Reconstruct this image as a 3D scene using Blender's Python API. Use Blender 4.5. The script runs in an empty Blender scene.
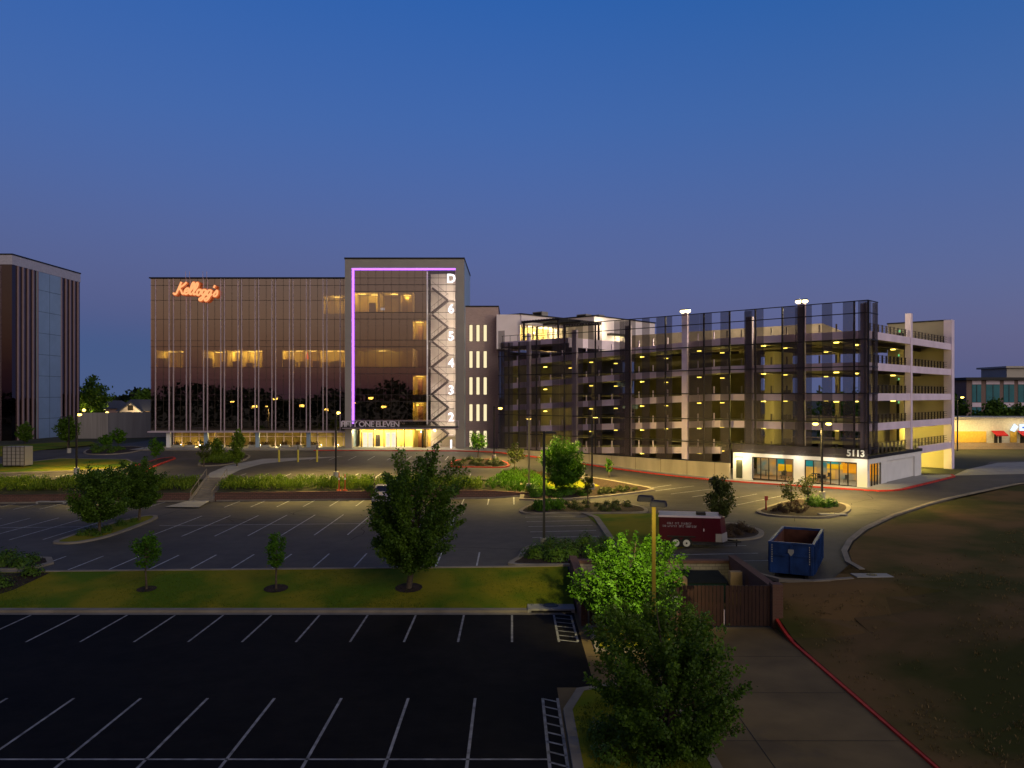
import bpy, bmesh, math, random
import numpy as np
from mathutils import Vector, Matrix
R = math.radians
sc = bpy.context.scene
COL = sc.collection
random.seed(7)

# ------------------------------------------------------------------ camera
CAMZ, FPX, HZ = 12.3, 796.4, 396.0
cam = bpy.data.objects.new('camera', bpy.data.cameras.new('camera'))
COL.objects.link(cam); sc.camera = cam
cam.location = (0, 0, CAMZ); cam.rotation_euler = (R(90), 0, 0)
cam.data.sensor_width = 36; cam.data.lens = 36 * FPX / 1024
cam.data.shift_y = (HZ - 384) / 1024
cam.data.clip_start = 0.3; cam.data.clip_end = 9000
# ------------------------------------------------------------------ sky and sun
SUN_EL, SUN_ROT = -2.2, 132.0
w = bpy.data.worlds.new("World"); sc.world = w; w.use_nodes = True
nt = w.node_tree; nt.nodes.clear()
wo = nt.nodes.new('ShaderNodeOutputWorld'); bg = nt.nodes.new('ShaderNodeBackground')
sky = nt.nodes.new('ShaderNodeTexSky'); sky.sky_type = 'NISHITA'; sky.sun_disc = False
sky.sun_elevation = R(SUN_EL); sky.sun_rotation = R(SUN_ROT)
sky.air_density = 1.0; sky.dust_density = 1.3; sky.ozone_density = 3.0
def ramp(stops):
    r = nt.nodes.new('ShaderNodeValToRGB'); e = r.color_ramp.elements
    while len(e) < len(stops): e.new(.5)
    for i, (p, c) in enumerate(stops): e[i].position = p; e[i].color = (*c, 1)
    return r
# dusk: blue evening sky ahead, afterglow behind the camera; graded by direction, with the Sky Texture mixed in
tcw = nt.nodes.new('ShaderNodeTexCoord'); sx = nt.nodes.new('ShaderNodeSeparateXYZ'); nt.links.new(tcw.outputs['Generated'], sx.inputs[0])
rf = ramp([(0, (.072, .096, .215)), (.08, (.062, .092, .225)), (.20, (.044, .086, .235)), (.32, (.022, .084, .260)), (.445, (.004, .072, .265)), (.56, (.003, .026, .09)), (1, (.001, .005, .020))])
rb = ramp([(0, (.06, .035, .055)), (.028, (.09, .05, .06)), (.055, (.17, .095, .065)), (.10, (.24, .145, .075)), (.16, (.25, .165, .080)), (.30, (.08, .06, .06)), (.5, (.008, .010, .025))])
# the sky is a shade bluer to the left and more violet to the right
rx = ramp([(0, (.80, .96, .95)), (.5, (.97, 1.0, 1.0)), (1, (1.14, 1.0, .93))])
ax = nt.nodes.new('ShaderNodeMath'); ax.operation = 'MULTIPLY_ADD'; ax.inputs[1].default_value = .9; ax.inputs[2].default_value = .5; nt.links.new(sx.outputs['X'], ax.inputs[0]); nt.links.new(ax.outputs[0], rx.inputs[0])
mxx = nt.nodes.new('ShaderNodeMix'); mxx.data_type = 'RGBA'; mxx.blend_type = 'MULTIPLY'; mxx.inputs[0].default_value = 1; nt.links.new(rf.outputs[0], mxx.inputs[6]); nt.links.new(rx.outputs[0], mxx.inputs[7])
nt.links.new(sx.outputs['Z'], rf.inputs[0]); nt.links.new(sx.outputs['Z'], rb.inputs[0])
mr = nt.nodes.new('ShaderNodeMapRange'); mr.inputs['From Min'].default_value = .30; mr.inputs['From Max'].default_value = -.55
mr.interpolation_type = 'SMOOTHSTEP'; nt.links.new(sx.outputs['Y'], mr.inputs['Value'])
m1 = nt.nodes.new('ShaderNodeMix'); m1.data_type = 'RGBA'; nt.links.new(mr.outputs[0], m1.inputs[0])
nt.links.new(mxx.outputs[2], m1.inputs[6]); nt.links.new(rb.outputs[0], m1.inputs[7])
sc_ = nt.nodes.new('ShaderNodeMix'); sc_.data_type = 'RGBA'; sc_.blend_type = 'MULTIPLY'; sc_.inputs[0].default_value = 1
nt.links.new(sky.outputs[0], sc_.inputs[6]); sc_.inputs[7].default_value = (.8, .8, .8, 1)
m2 = nt.nodes.new('ShaderNodeMix'); m2.data_type = 'RGBA'; m2.blend_type = 'ADD'; m2.inputs[0].default_value = 1
nt.links.new(m1.outputs[2], m2.inputs[6]); nt.links.new(sc_.outputs[2], m2.inputs[7])
nt.links.new(m2.outputs[2], bg.inputs['Color']); bg.inputs['Strength'].default_value = 1.0
nt.links.new(bg.outputs[0], wo.inputs['Surface'])
sun = bpy.data.objects.new('sun', bpy.data.lights.new('sun', 'SUN')); COL.objects.link(sun)
sun.data.energy = 0.92; sun.data.angle = R(50); sun.data.color = (1.0, .86, .66)
sun.rotation_euler = Vector((-.55, .75, -.35)).to_track_quat('-Z', 'Y').to_euler()      # afterglow from the right, behind the camera
sc.view_settings.view_transform = 'Standard'; sc.view_settings.look = 'None'
sc.view_settings.gamma = 1; sc.view_settings.use_curve_mapping = False
sc.view_settings.exposure = 0.2
sc.cycles.use_denoising = True
sc.cycles.max_bounces = 7; sc.cycles.diffuse_bounces = 3; sc.cycles.glossy_bounces = 3
sc.cycles.transparent_max_bounces = 14; sc.cycles.transmission_bounces = 4
sc.cycles.sample_clamp_indirect = 4.0
sc.cycles.caustics_reflective = False; sc.cycles.caustics_refractive = False
LK = 3.0      # common factor of every lamp

# ------------------------------------------------------------------ materials
MATS = {}
def pmat(name, col, rough=.8, metal=0., var=.12, scale=3., bump=0., col2=None, spec=.3, detail=4, stretch=None):
    if name in MATS: return MATS[name]
    m = bpy.data.materials.new(name); m.use_nodes = True; n = m.node_tree.nodes; l = m.node_tree.links
    b = n['Principled BSDF']; b.inputs['Roughness'].default_value = rough; b.inputs['Metallic'].default_value = metal
    b.inputs['Specular IOR Level'].default_value = spec
    tc = n.new('ShaderNodeTexCoord'); mp = n.new('ShaderNodeMapping'); l.new(tc.outputs['Object'], mp.inputs[0])
    if stretch: mp.inputs['Scale'].default_value = stretch
    nz = n.new('ShaderNodeTexNoise'); nz.inputs['Scale'].default_value = scale; nz.inputs['Detail'].default_value = detail
    l.new(mp.outputs[0], nz.inputs['Vector'])
    rp = n.new('ShaderNodeValToRGB'); e = rp.color_ramp.elements
    e[0].position = .3; e[1].position = .7
    c2 = col2 if col2 else tuple(min(1, c * (1 + var)) for c in col)
    c1 = tuple(c * (1 - var) for c in col) if not col2 else col
    e[0].color = (*c1, 1); e[1].color = (*c2, 1)
    l.new(nz.outputs['Fac'], rp.inputs[0]); l.new(rp.outputs[0], b.inputs['Base Color'])
    if bump:
        bp = n.new('ShaderNodeBump'); bp.inputs['Strength'].default_value = bump; bp.inputs['Distance'].default_value = .03
        nz2 = n.new('ShaderNodeTexNoise'); nz2.inputs['Scale'].default_value = scale * 12; l.new(mp.outputs[0], nz2.inputs['Vector'])
        l.new(nz2.outputs['Fac'], bp.inputs['Height']); l.new(bp.outputs[0], b.inputs['Normal'])
    MATS[name] = m; return m
def emat(name, col, strength):
    if name in MATS: return MATS[name]
    m = bpy.data.materials.new(name); m.use_nodes = True; n = m.node_tree.nodes; l = m.node_tree.links
    n.clear(); o = n.new('ShaderNodeOutputMaterial'); e = n.new('ShaderNodeEmission')
    e.inputs[0].default_value = (*col, 1); e.inputs[1].default_value = strength; l.new(e.outputs[0], o.inputs[0])
    MATS[name] = m; return m
def glassmat(name, tint, gloss, fac, rough=.01, wave=0.):
    if name in MATS: return MATS[name]
    m = bpy.data.materials.new(name); m.use_nodes = True; n = m.node_tree.nodes; l = m.node_tree.links
    n.clear(); o = n.new('ShaderNodeOutputMaterial'); t = n.new('ShaderNodeBsdfTransparent'); g = n.new('ShaderNodeBsdfGlossy')
    t.inputs[0].default_value = (*tint, 1); g.inputs[0].default_value = (*gloss, 1); g.inputs['Roughness'].default_value = rough
    mx = n.new('ShaderNodeMixShader'); mx.inputs[0].default_value = fac
    if wave:
        tc = n.new('ShaderNodeTexCoord'); nz = n.new('ShaderNodeTexNoise'); nz.inputs['Scale'].default_value = .35
        l.new(tc.outputs['Object'], nz.inputs['Vector'])
        bp = n.new('ShaderNodeBump'); bp.inputs['Strength'].default_value = wave; bp.inputs['Distance'].default_value = .02
        l.new(nz.outputs['Fac'], bp.inputs['Height']); l.new(bp.outputs[0], g.inputs['Normal'])
    l.new(t.outputs[0], mx.inputs[1]); l.new(g.outputs[0], mx.inputs[2]); l.new(mx.outputs[0], o.inputs[0])
    MATS[name] = m; return m
def meshmat(name, col, cover):
    m = bpy.data.materials.new(name); m.use_nodes = True; n = m.node_tree.nodes; l = m.node_tree.links
    b = n['Principled BSDF']; b.inputs['Base Color'].default_value = (*col, 1); b.inputs['Roughness'].default_value = .6
    t = n.new('ShaderNodeBsdfTransparent'); mx = n.new('ShaderNodeMixShader'); mx.inputs[0].default_value = cover
    l.new(t.outputs[0], mx.inputs[1]); l.new(b.outputs[0], mx.inputs[2]); l.new(mx.outputs[0], n['Material Output'].inputs[0])
    MATS[name] = m; return m
def leafmat(name, c1, c2):
    m = bpy.data.materials.new(name); m.use_nodes = True; n = m.node_tree.nodes; l = m.node_tree.links
    b = n['Principled BSDF']; b.inputs['Roughness'].default_value = .55; b.inputs['Specular IOR Level'].default_value = .25
    at = n.new('ShaderNodeAttribute'); at.attribute_name = 'tone'
    mixc = n.new('ShaderNodeMix'); mixc.data_type = 'RGBA'; l.new(at.outputs['Fac'], mixc.inputs[0])
    mixc.inputs[6].default_value = (*c1, 1); mixc.inputs[7].default_value = (*c2, 1)
    l.new(mixc.outputs[2], b.inputs['Base Color'])
    tr = n.new('ShaderNodeBsdfTranslucent'); l.new(mixc.outputs[2], tr.inputs[0])
    mx = n.new('ShaderNodeMixShader'); mx.inputs[0].default_value = .3
    l.new(b.outputs[0], mx.inputs[1]); l.new(tr.outputs[0], mx.inputs[2]); l.new(mx.outputs[0], n['Material Output'].inputs[0])
    MATS[name] = m; return m
def brickmat(name, c1, c2, mortar, scale=1., bw=.24, rh=.08):
    m = bpy.data.materials.new(name); m.use_nodes = True; n = m.node_tree.nodes; l = m.node_tree.links
    b = n['Principled BSDF']; b.inputs['Roughness'].default_value = .85
    tc = n.new('ShaderNodeTexCoord'); sp = n.new('ShaderNodeSeparateXYZ'); cb = n.new('ShaderNodeCombineXYZ'); ad = n.new('ShaderNodeMath')
    l.new(tc.outputs['Object'], sp.inputs[0]); l.new(sp.outputs[0], ad.inputs[0]); l.new(sp.outputs[1], ad.inputs[1])
    l.new(ad.outputs[0], cb.inputs[0]); l.new(sp.outputs[2], cb.inputs[1])
    br = n.new('ShaderNodeTexBrick'); br.inputs['Scale'].default_value = scale
    br.inputs['Brick Width'].default_value = bw; br.inputs['Row Height'].default_value = rh; br.inputs['Mortar Size'].default_value = rh * .1
    br.inputs['Color1'].default_value = (*c1, 1); br.inputs['Color2'].default_value = (*c2, 1); br.inputs['Mortar'].default_value = (*mortar, 1)
    l.new(cb.outputs[0], br.inputs[0]); l.new(br.outputs[0], b.inputs['Base Color'])
    MATS[name] = m; return m
def asphaltmat(name, col, stain):
    m = pmat(name, col, .75, 0, .25, .18, .25, None, .35, 8)
    n = m.node_tree.nodes; l = m.node_tree.links; b = n['Principled BSDF']
    src = b.inputs['Base Color'].links[0].from_socket
    tc = [x for x in n if x.type == 'TEX_COORD'][0]
    nz = n.new('ShaderNodeTexNoise'); nz.inputs['Scale'].default_value = .9; nz.inputs['Detail'].default_value = 10; nz.inputs['Roughness'].default_value = .7
    l.new(tc.outputs['Object'], nz.inputs['Vector'])
    rp = n.new('ShaderNodeValToRGB'); rp.color_ramp.elements[0].position = .35; rp.color_ramp.elements[1].position = .66
    rp.color_ramp.elements[0].color = (1 - stain, 1 - stain, 1 - stain, 1); rp.color_ramp.elements[1].color = (1, 1, 1, 1)
    l.new(nz.outputs['Fac'], rp.inputs[0])
    mu = n.new('ShaderNodeMix'); mu.data_type = 'RGBA'; mu.blend_type = 'MULTIPLY'; mu.inputs[0].default_value = 1
    l.new(src, mu.inputs[6]); l.new(rp.outputs[0], mu.inputs[7]); l.new(mu.outputs[2], b.inputs['Base Color'])
    return m

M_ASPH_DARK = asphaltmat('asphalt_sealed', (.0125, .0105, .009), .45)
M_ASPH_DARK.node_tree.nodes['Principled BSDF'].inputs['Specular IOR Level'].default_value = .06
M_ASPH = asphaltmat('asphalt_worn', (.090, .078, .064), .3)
M_PAINT = pmat('road_paint', (.46, .46, .45), .7, 0, .35, 2.5)
M_PAINT_OLD = pmat('worn_road_paint', (.27, .26, .25), .7, 0, .45, 2.5)
M_REDP = pmat('fire_lane_paint', (.50, .035, .02), .7, 0, .25, 1.5)
M_CONC = pmat('concrete', (.24, .205, .16), .85, 0, .2, .9, .2)
M_CONC_D = pmat('drive_concrete', (.155, .105, .043), .85, 0, .3, .35, .2)
M_WALK = pmat('sidewalk_concrete', (.36, .34, .30), .85, 0, .15, .7, .15)
M_GRASS = pmat('mown_grass', (.090, .150, .005), .9, 0, .1, .22, .8, (.23, .20, .010), .1, 10)
M_FIELD = pmat('dry_field', (.060, .058, .010), .95, 0, .1, .12, .8, (.165, .095, .034), .1, 12)
for m_ in (M_GRASS, M_FIELD):
    r_ = [x for x in m_.node_tree.nodes if x.type == 'VALTORGB'][0].color_ramp.elements; r_[0].position = .42; r_[1].position = .58
M_DIRT = pmat('ground_dirt', (.06, .06, .03), .95, 0, .3, .1, .3)
M_MULCH = pmat('mulch', (.035, .020, .013), .95, 0, .5, 3., .8)
M_METAL_DK = pmat('dark_painted_metal', (.022, .020, .022), .5, .3, .15, 1)
M_BRONZE = pmat('bronze_frame', (.05, .038, .034), .5, .4, .1, 1)
M_LILAC = pmat('pale_fin_metal', (.62, .50, .58), .45, .3, .05, 1)
M_PRECAST = pmat('precast_concrete', (.78, .64, .78), .8, 0, .1, .5, .1)  # white concrete; the violet tint of the light is put into its colour
M_SLAB = pmat('garage_slab', (.15, .13, .11), .85, 0, .15, .4, .1)
M_TAN = pmat('tan_concrete_wall', (.46, .39, .28), .85, 0, .18, .6, .2, None, .2, 8, (1, 1, .25))
M_WHITE = pmat('white_stucco', (.80, .78, .78), .8, 0, .05, .8)
M_GREYPANEL = pmat('grey_metal_panel', (.34, .31, .29), .5, .3, .06, .5)
M_BLUEGREY = pmat('blue_grey_panel', (.34, .45, .58), .45, .3, .06, .5)
M_BRICKP = brickmat('dusky_brick', (.46, .31, .30), (.40, .27, .26), (.45, .37, .35), 1, .4, .13)
M_BRICKR = brickmat('red_brown_brick', (.12, .045, .028), (.09, .035, .022), (.13, .095, .07))
M_BLOCK = brickmat('tan_block', (.26, .22, .17), (.22, .19, .15), (.15, .13, .1), 1, .4, .2)
M_RETAIN = brickmat('retaining_block', (.17, .08, .06), (.13, .065, .05), (.06, .04, .03), 1, .45, .2)
M_GATE = pmat('gate_slats', (.034, .013, .009), .7, .0, .2, 2)
M_BARK = pmat('bark', (.09, .065, .045), .9, 0, .35, 6, .5)
M_LEAF_DK = leafmat('leaf_dark', (.040, .090, .008), (.11, .20, .015))
M_LEAF_WOOD = leafmat('leaf_woods', (.008, .014, .004), (.025, .04, .008))
M_LEAF = leafmat('leaf_green', (.035, .10, .004), (.095, .23, .008))
M_LEAF_LT = leafmat('leaf_light', (.08, .15, .008), (.20, .28, .02))
M_LEAF_OLIVE = leafmat('leaf_olive', (.05, .075, .012), (.12, .14, .03))
M_LEAF_RUST = leafmat('leaf_rusty', (.05, .03, .012), (.12, .07, .03))
M_GLASS = glassmat('bronze_mirror_glass', (.60, .52, .42), (.80, .66, .58), .50, .012, .25)
M_GLASS_T = glassmat('tower_mirror_glass', (.68, .60, .46), (.80, .64, .55), .46, .012, .25)
M_GLASS_C = glassmat('clear_glass', (.88, .88, .86), (.8, .8, .85), .10, .01)
M_GLASS_STAIR = glassmat('stair_glass', (.85, .82, .85), (.8, .75, .85), .22, .01)
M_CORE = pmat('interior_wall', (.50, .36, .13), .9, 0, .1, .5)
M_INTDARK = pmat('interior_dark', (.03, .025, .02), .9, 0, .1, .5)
M_SCREEN = meshmat('perforated_screen', (.052, .036, .040), .62)
M_LED = emat('violet_led', (.44, .15, 1.0), 2.0)
M_NUM = emat('lit_white_letters', (1, .97, 1), 1.8)
M_BRAND = emat('lit_orange_letters', (1.0, .42, .17), 1.05)
M_BRAND2 = emat('lit_red_outline', (.95, .20, .06), .5)
M_YEL = emat('warm_ceiling_light', (1, .72, .20), 4.0)
M_YELG = emat('garage_fixture_light', (1, .72, .10), 5.0)
M_LENS = emat('lamp_lens', (1, .66, .12), 6.0)
M_LENSW = emat('lamp_lens_white', (1, .76, .34), 6.0)
M_SLIT = emat('lit_slit_window', (1, .82, .48), .95)
M_GREENX = emat('exit_sign_green', (.25, 1, .4), .8)

# ------------------------------------------------------------------ object helpers
MW = {}
def thing(name, label, cat, loc=(0, 0, 0), rz=0., group=None):
    o = bpy.data.objects.new(name, None); COL.objects.link(o); o.empty_display_size = .3
    o.location = loc; o.rotation_euler = (0, 0, rz); o['label'] = label; o['category'] = cat
    if group: o['group'] = group
    MW[o.name] = Matrix.Translation(Vector(loc)) @ Matrix.Rotation(rz, 4, 'Z')
    return o
def tag(o, label=None, cat=None, group=None, kind=None):
    if label: o['label'] = label
    if cat: o['category'] = cat
    if group: o['group'] = group
    if kind: o['kind'] = kind
    return o
class MB:
    def __init__(s, xf=None): s.v = []; s.f = []; s.xf = xf
    def add(s, vs, fs):
        k = len(s.v)
        for p in vs:
            p = Vector(p); s.v.append(s.xf @ p if s.xf else p)
        s.f += [tuple(i + k for i in f) for f in fs]; return s
    def box(s, x0, x1, y0, y1, z0, z1):
        s.add([(x0, y0, z0), (x1, y0, z0), (x1, y1, z0), (x0, y1, z0), (x0, y0, z1), (x1, y0, z1), (x1, y1, z1), (x0, y1, z1)],
              [(3, 2, 1, 0), (4, 5, 6, 7), (0, 1, 5, 4), (1, 2, 6, 5), (2, 3, 7, 6), (3, 0, 4, 7)]); return s
    def skewbox(s, x0, x1, y0, y1, za0, za1, zb0, zb1):   # z at x0 = za*, at x1 = zb*
        s.add([(x0, y0, za0), (x1, y0, zb0), (x1, y1, zb0), (x0, y1, za0), (x0, y0, za1), (x1, y0, zb1), (x1, y1, zb1), (x0, y1, za1)],
              [(3, 2, 1, 0), (4, 5, 6, 7), (0, 1, 5, 4), (1, 2, 6, 5), (2, 3, 7, 6), (3, 0, 4, 7)]); return s
    def bar(s, a, b, w, h=None):
        a = Vector(a); b = Vector(b); h = h or w; d = (b - a).normalized()
        up = Vector((0, 0, 1)) if abs(d.z) < .95 else Vector((0, 1, 0))
        x = d.cross(up).normalized() * w / 2; y = x.normalized().cross(d).normalized() * h / 2
        s.add([a - x - y, a + x - y, a + x + y, a - x + y, b - x - y, b + x - y, b + x + y, b - x + y],
              [(0, 1, 2, 3), (7, 6, 5, 4), (0, 4, 5, 1), (1, 5, 6, 2), (2, 6, 7, 3), (3, 7, 4, 0)]); return s
    def tube(s, pts, rad, n=8, cap=True):
        pts = [Vector(p) for p in pts]
        if not isinstance(rad, (list, tuple)): rad = [rad] * len(pts)
        rings = []; ref = None
        for i, p in enumerate(pts):
            d = (pts[min(i + 1, len(pts) - 1)] - pts[max(i - 1, 0)]).normalized()
            if ref is None: ref = d.orthogonal().normalized()
            x = (ref - d * ref.dot(d)).normalized(); ref = x; y = d.cross(x)
            rings.append([p + (x * math.cos(2 * math.pi * k / n) + y * math.sin(2 * math.pi * k / n)) * rad[i] for k in range(n)])
        vs = [v for r in rings for v in r]; fs = []
        for i in range(len(rings) - 1):
            for k in range(n):
                a = i * n + k; b = i * n + (k + 1) % n; fs.append((a, b, b + n, a + n))
        if cap: fs.append(tuple(reversed(range(n)))); fs.append(tuple(range((len(rings) - 1) * n, len(rings) * n)))
        s.add(vs, fs); return s
    def cyl(s, x, y, z0, z1, r, r2=None, n=12): return s.tube([(x, y, z0), (x, y, z1)], [r, r if r2 is None else r2], n)
    def prism(s, pts, z0, z1):
        n = len(pts)
        s.add([(p[0], p[1], z0) for p in pts] + [(p[0], p[1], z1) for p in pts],
              [tuple(reversed(range(n))), tuple(range(n, 2 * n))] + [(i, (i + 1) % n, (i + 1) % n + n, i + n) for i in range(n)]); return s
    def build(s, name, mat, parent=None, smooth=False, bevel=0):
        me = bpy.data.meshes.new(name); inv = MW[parent.name].inverted() if parent else None
        vs = [inv @ v for v in s.v] if inv else s.v
        me.from_pydata([tuple(v) for v in vs], [], s.f); me.materials.append(mat)
        if smooth:
            for p in me.polygons: p.use_smooth = True
        o = bpy.data.objects.new(name, me); COL.objects.link(o)
        if parent: o.parent = parent; MW[o.name] = MW[parent.name]
        else: MW[o.name] = Matrix()
        if bevel:
            md = o.modifiers.new('bevel', 'BEVEL'); md.width = bevel; md.segments = 2
        return o
def copy_tree(o, loc, rz=0., label=None, group=None, scale=None):
    r = o.copy(); COL.objects.link(r); r.location = loc; r.rotation_euler = (0, 0, rz)
    if scale: r.scale = scale if isinstance(scale, (tuple, list)) else (scale,) * 3
    if label: r['label'] = label
    if group: r['group'] = group
    MW[r.name] = Matrix.Translation(Vector(loc)) @ Matrix.Rotation(rz, 4, 'Z')
    for ch in [c for c in o.children]:
        c = ch.copy(); COL.objects.link(c); c.parent = r
        for g in ch.children:
            d = g.copy(); COL.objects.link(d); d.parent = c
    return r
def text(name, body, size, ext, mat, mtx, parent=None, align='LEFT', shear=0., offset=0., spacing=1.):
    cu = bpy.data.curves.new(name, 'FONT'); cu.body = body; cu.size = size; cu.extrude = ext; cu.align_x = align
    cu.shear = shear; cu.offset = offset; cu.space_character = spacing; cu.resolution_u = 4
    tmp = bpy.data.objects.new('tmp', cu); COL.objects.link(tmp)
    me = bpy.data.meshes.new_from_object(tmp.evaluated_get(bpy.context.evaluated_depsgraph_get()))
    bpy.data.objects.remove(tmp); inv = MW[parent.name].inverted() if parent else Matrix()
    me.transform(inv @ mtx); me.materials.clear(); me.materials.append(mat); me.name = name
    o = bpy.data.objects.new(name, me); COL.objects.link(o)
    if parent: o.parent = parent; MW[o.name] = MW[parent.name]
    return o
def upright(x, y, z, rz=0.): return Matrix.Translation((x, y, z)) @ Matrix.Rotation(rz, 4, 'Z') @ Matrix.Rotation(R(90), 4, 'X')
def light(kind, parent, loc, energy, col, **kw):
    d = bpy.data.lights.new('lamp_light', kind); d.energy = energy * LK; d.color = col
    for k, v in kw.items(): setattr(d, k, v)
    o = bpy.data.objects.new('lamp_light', d); COL.objects.link(o); o.parent = parent
    o.location = MW[parent.name].inverted() @ Vector(loc); return o

# ------------------------------------------------------------------ terrain
def ss(a, b, v):
    t = min(1, max(0, (v - a) / (b - a))); return t * t * (3 - 2 * t)
EX0, EX1, EY1 = 3.7, 13.95, 51.0          # refuse enclosure
WALLY = 87.6
def zmid(x): return 1.1 + (.010 * max(x, -60) if x < 0 else .02 * min(x, 44))
def zup(y): return 2.8 + .7 * min(1, max(0, (y - 91) / 40))
NOTCH = (-35.28, -32.58)      # the steps run up through the bank here
def H(x, y):
    m = zmid(x)
    if NOTCH[0] <= x <= NOTCH[1] and 80 < y < 91.3: return m
    if EX0 <= x <= EX1: lo = 0 if y < EY1 else m
    elif x < EX0: lo = m * min(1, max(0, (y - 45.6) / 6.4))
    else: lo = m * max(ss(14.4, 26, x), ss(39, 46.5, y))
    if y <= 80: return lo
    wx = 1 - ss(-5, 30, x)
    wallv = 0 if y < WALLY else .52 + .48 * min(1, (y - WALLY) / 3.6)
    smv = ss(82, 101, y); k = ss(-3, 3, x)
    return m + wx * (zup(y) - m) * (wallv * (1 - k) + smv * k)
def P(px, py, t0=18):
    u = (px - 512) / FPX; v = -(py - HZ) / FPX; t = t0; st = .5
    while t < 900:
        if CAMZ + v * t <= H(u * t, t): break
        t += st
    a, b = t - st, t
    for _ in range(24):
        c = (a + b) / 2
        if CAMZ + v * c <= H(u * c, c): b = c
        else: a = c
    return (u * b, b)
def PW(px, d, py=None):      # point at a known distance
    x = (px - 512) * d / FPX
    return (x, d) if py is None else (x, d, CAMZ - (py - HZ) * d / FPX)
def V3(p, dz=0): return (p[0], p[1], H(p[0], p[1]) + dz)
def lines(a, b, st): return [a + i * st for i in range(int(round((b - a) / st)) + 1)]
GX = sorted(set([-4000, -2000, -1000, -500, -300, -220] + lines(-160, 200, 2) + [-35.30, -35.26, -32.60, -32.56, 3.68, 3.72, 13.93, 13.97, 260, 400, 800, 1600, 4000]))
GY = sorted(set([-3000, -800, -200, -60, 0] + lines(12, 180, 2) + [45.6, 50.98, 51.02, 87.58, 87.62, 91.28, 91.32, 220, 300, 450, 800, 1600, 4500]))
def draped(name, polys, mat, dz, kind='structure'):
    bm = bmesh.new()
    for pts in polys:
        vs = [bm.verts.new((p[0], p[1], 0)) for p in pts]
        try: f = bm.faces.new(vs)
        except ValueError: continue
    bmesh.ops.triangulate(bm, faces=bm.faces[:])
    xs = [v.co.x for v in bm.verts]; ys = [v.co.y for v in bm.verts]
    for g in GX:
        if min(xs) < g < max(xs): bmesh.ops.bisect_plane(bm, geom=bm.verts[:] + bm.edges[:] + bm.faces[:], plane_co=(g, 0, 0), plane_no=(1, 0, 0), dist=1e-5)
    for g in GY:
        if min(ys) < g < max(ys): bmesh.ops.bisect_plane(bm, geom=bm.verts[:] + bm.edges[:] + bm.faces[:], plane_co=(0, g, 0), plane_no=(0, 1, 0), dist=1e-5)
    bmesh.ops.recalc_face_normals(bm, faces=bm.faces[:])
    for v in bm.verts: v.co.z = H(v.co.x, v.co.y) + dz
    if sum(f.normal.z for f in bm.faces) < 0: bmesh.ops.reverse_faces(bm, faces=bm.faces[:])
    me = bpy.data.meshes.new(name); bm.to_mesh(me); bm.free(); me.materials.append(mat)
    o = bpy.data.objects.new(name, me); COL.objects.link(o); MW[o.name] = Matrix()
    if kind: o['kind'] = kind
    return o
def rect(x0, x1, y0, y1): return [(x0, y0), (x1, y0), (x1, y1), (x0, y1)]
def stripe(a, b, w=.11):
    a = Vector(a); b = Vector(b); n = Vector((-(b - a).y, (b - a).x)).normalized() * w / 2
    return [tuple(a - n), tuple(b - n), tuple(b + n), tuple(a + n)]
def smoothpoly(pts, k=4):
    out = []; n = len(pts)
    for i in range(n):
        p0, p1, p2, p3 = [Vector(pts[(i + j - 1) % n][:2]) for j in range(4)]
        for q in range(k):
            t = q / k
            out.append(tuple(.5 * ((2 * p1) + (p2 - p0) * t + (2 * p0 - 5 * p1 + 4 * p2 - p3) * t * t + (-p0 + 3 * p1 - 3 * p2 + p3) * t ** 3)))
    return out
def area(p): return .5 * sum(p[i][0] * p[(i + 1) % len(p)][1] - p[(i + 1) % len(p)][0] * p[i][1] for i in range(len(p)))
def inset(pts, d):
    n = len(pts); sg = 1 if area(pts) > 0 else -1; out = []
    for i in range(n):
        a, b, c = Vector(pts[i - 1]), Vector(pts[i]), Vector(pts[(i + 1) % n])
        e1 = (b - a).normalized(); e2 = (c - b).normalized()
        n1 = Vector((-e1.y, e1.x)) * sg; n2 = Vector((-e2.y, e2.x)) * sg; m = (n1 + n2)
        m = m.normalized() if m.length > 1e-6 else n1
        out.append(tuple(b + m * d / max(.5, m.dot(n1))))
    return out
def resample(pts, closed, st=1.0):
    out = []; n = len(pts)
    for i in range(n if closed else n - 1):
        a = Vector(pts[i][:2]); b = Vector(pts[(i + 1) % n][:2]); k = max(1, int((b - a).length / st))
        out += [tuple(a + (b - a) * j / k) for j in range(k)]
    if not closed: out.append(tuple(pts[-1][:2]))
    return out
def kerb_ring(name, outer, w, mat, h=.14):
    outer = resample(outer, True, .8); inner = inset(outer, w); n = len(outer); mb = MB()
    for pts, z in ((outer, -.05), (outer, h), (inner, h), (inner, -.05)):
        mb.v += [Vector((p[0], p[1], H(p[0], p[1]) + z)) for p in pts]
    for i in range(n):
        j = (i + 1) % n
        for k in range(3): mb.f.append((k * n + i, k * n + j, (k + 1) * n + j, (k + 1) * n + i))
    o = mb.build(name, mat); o['kind'] = 'structure'; return o
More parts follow.
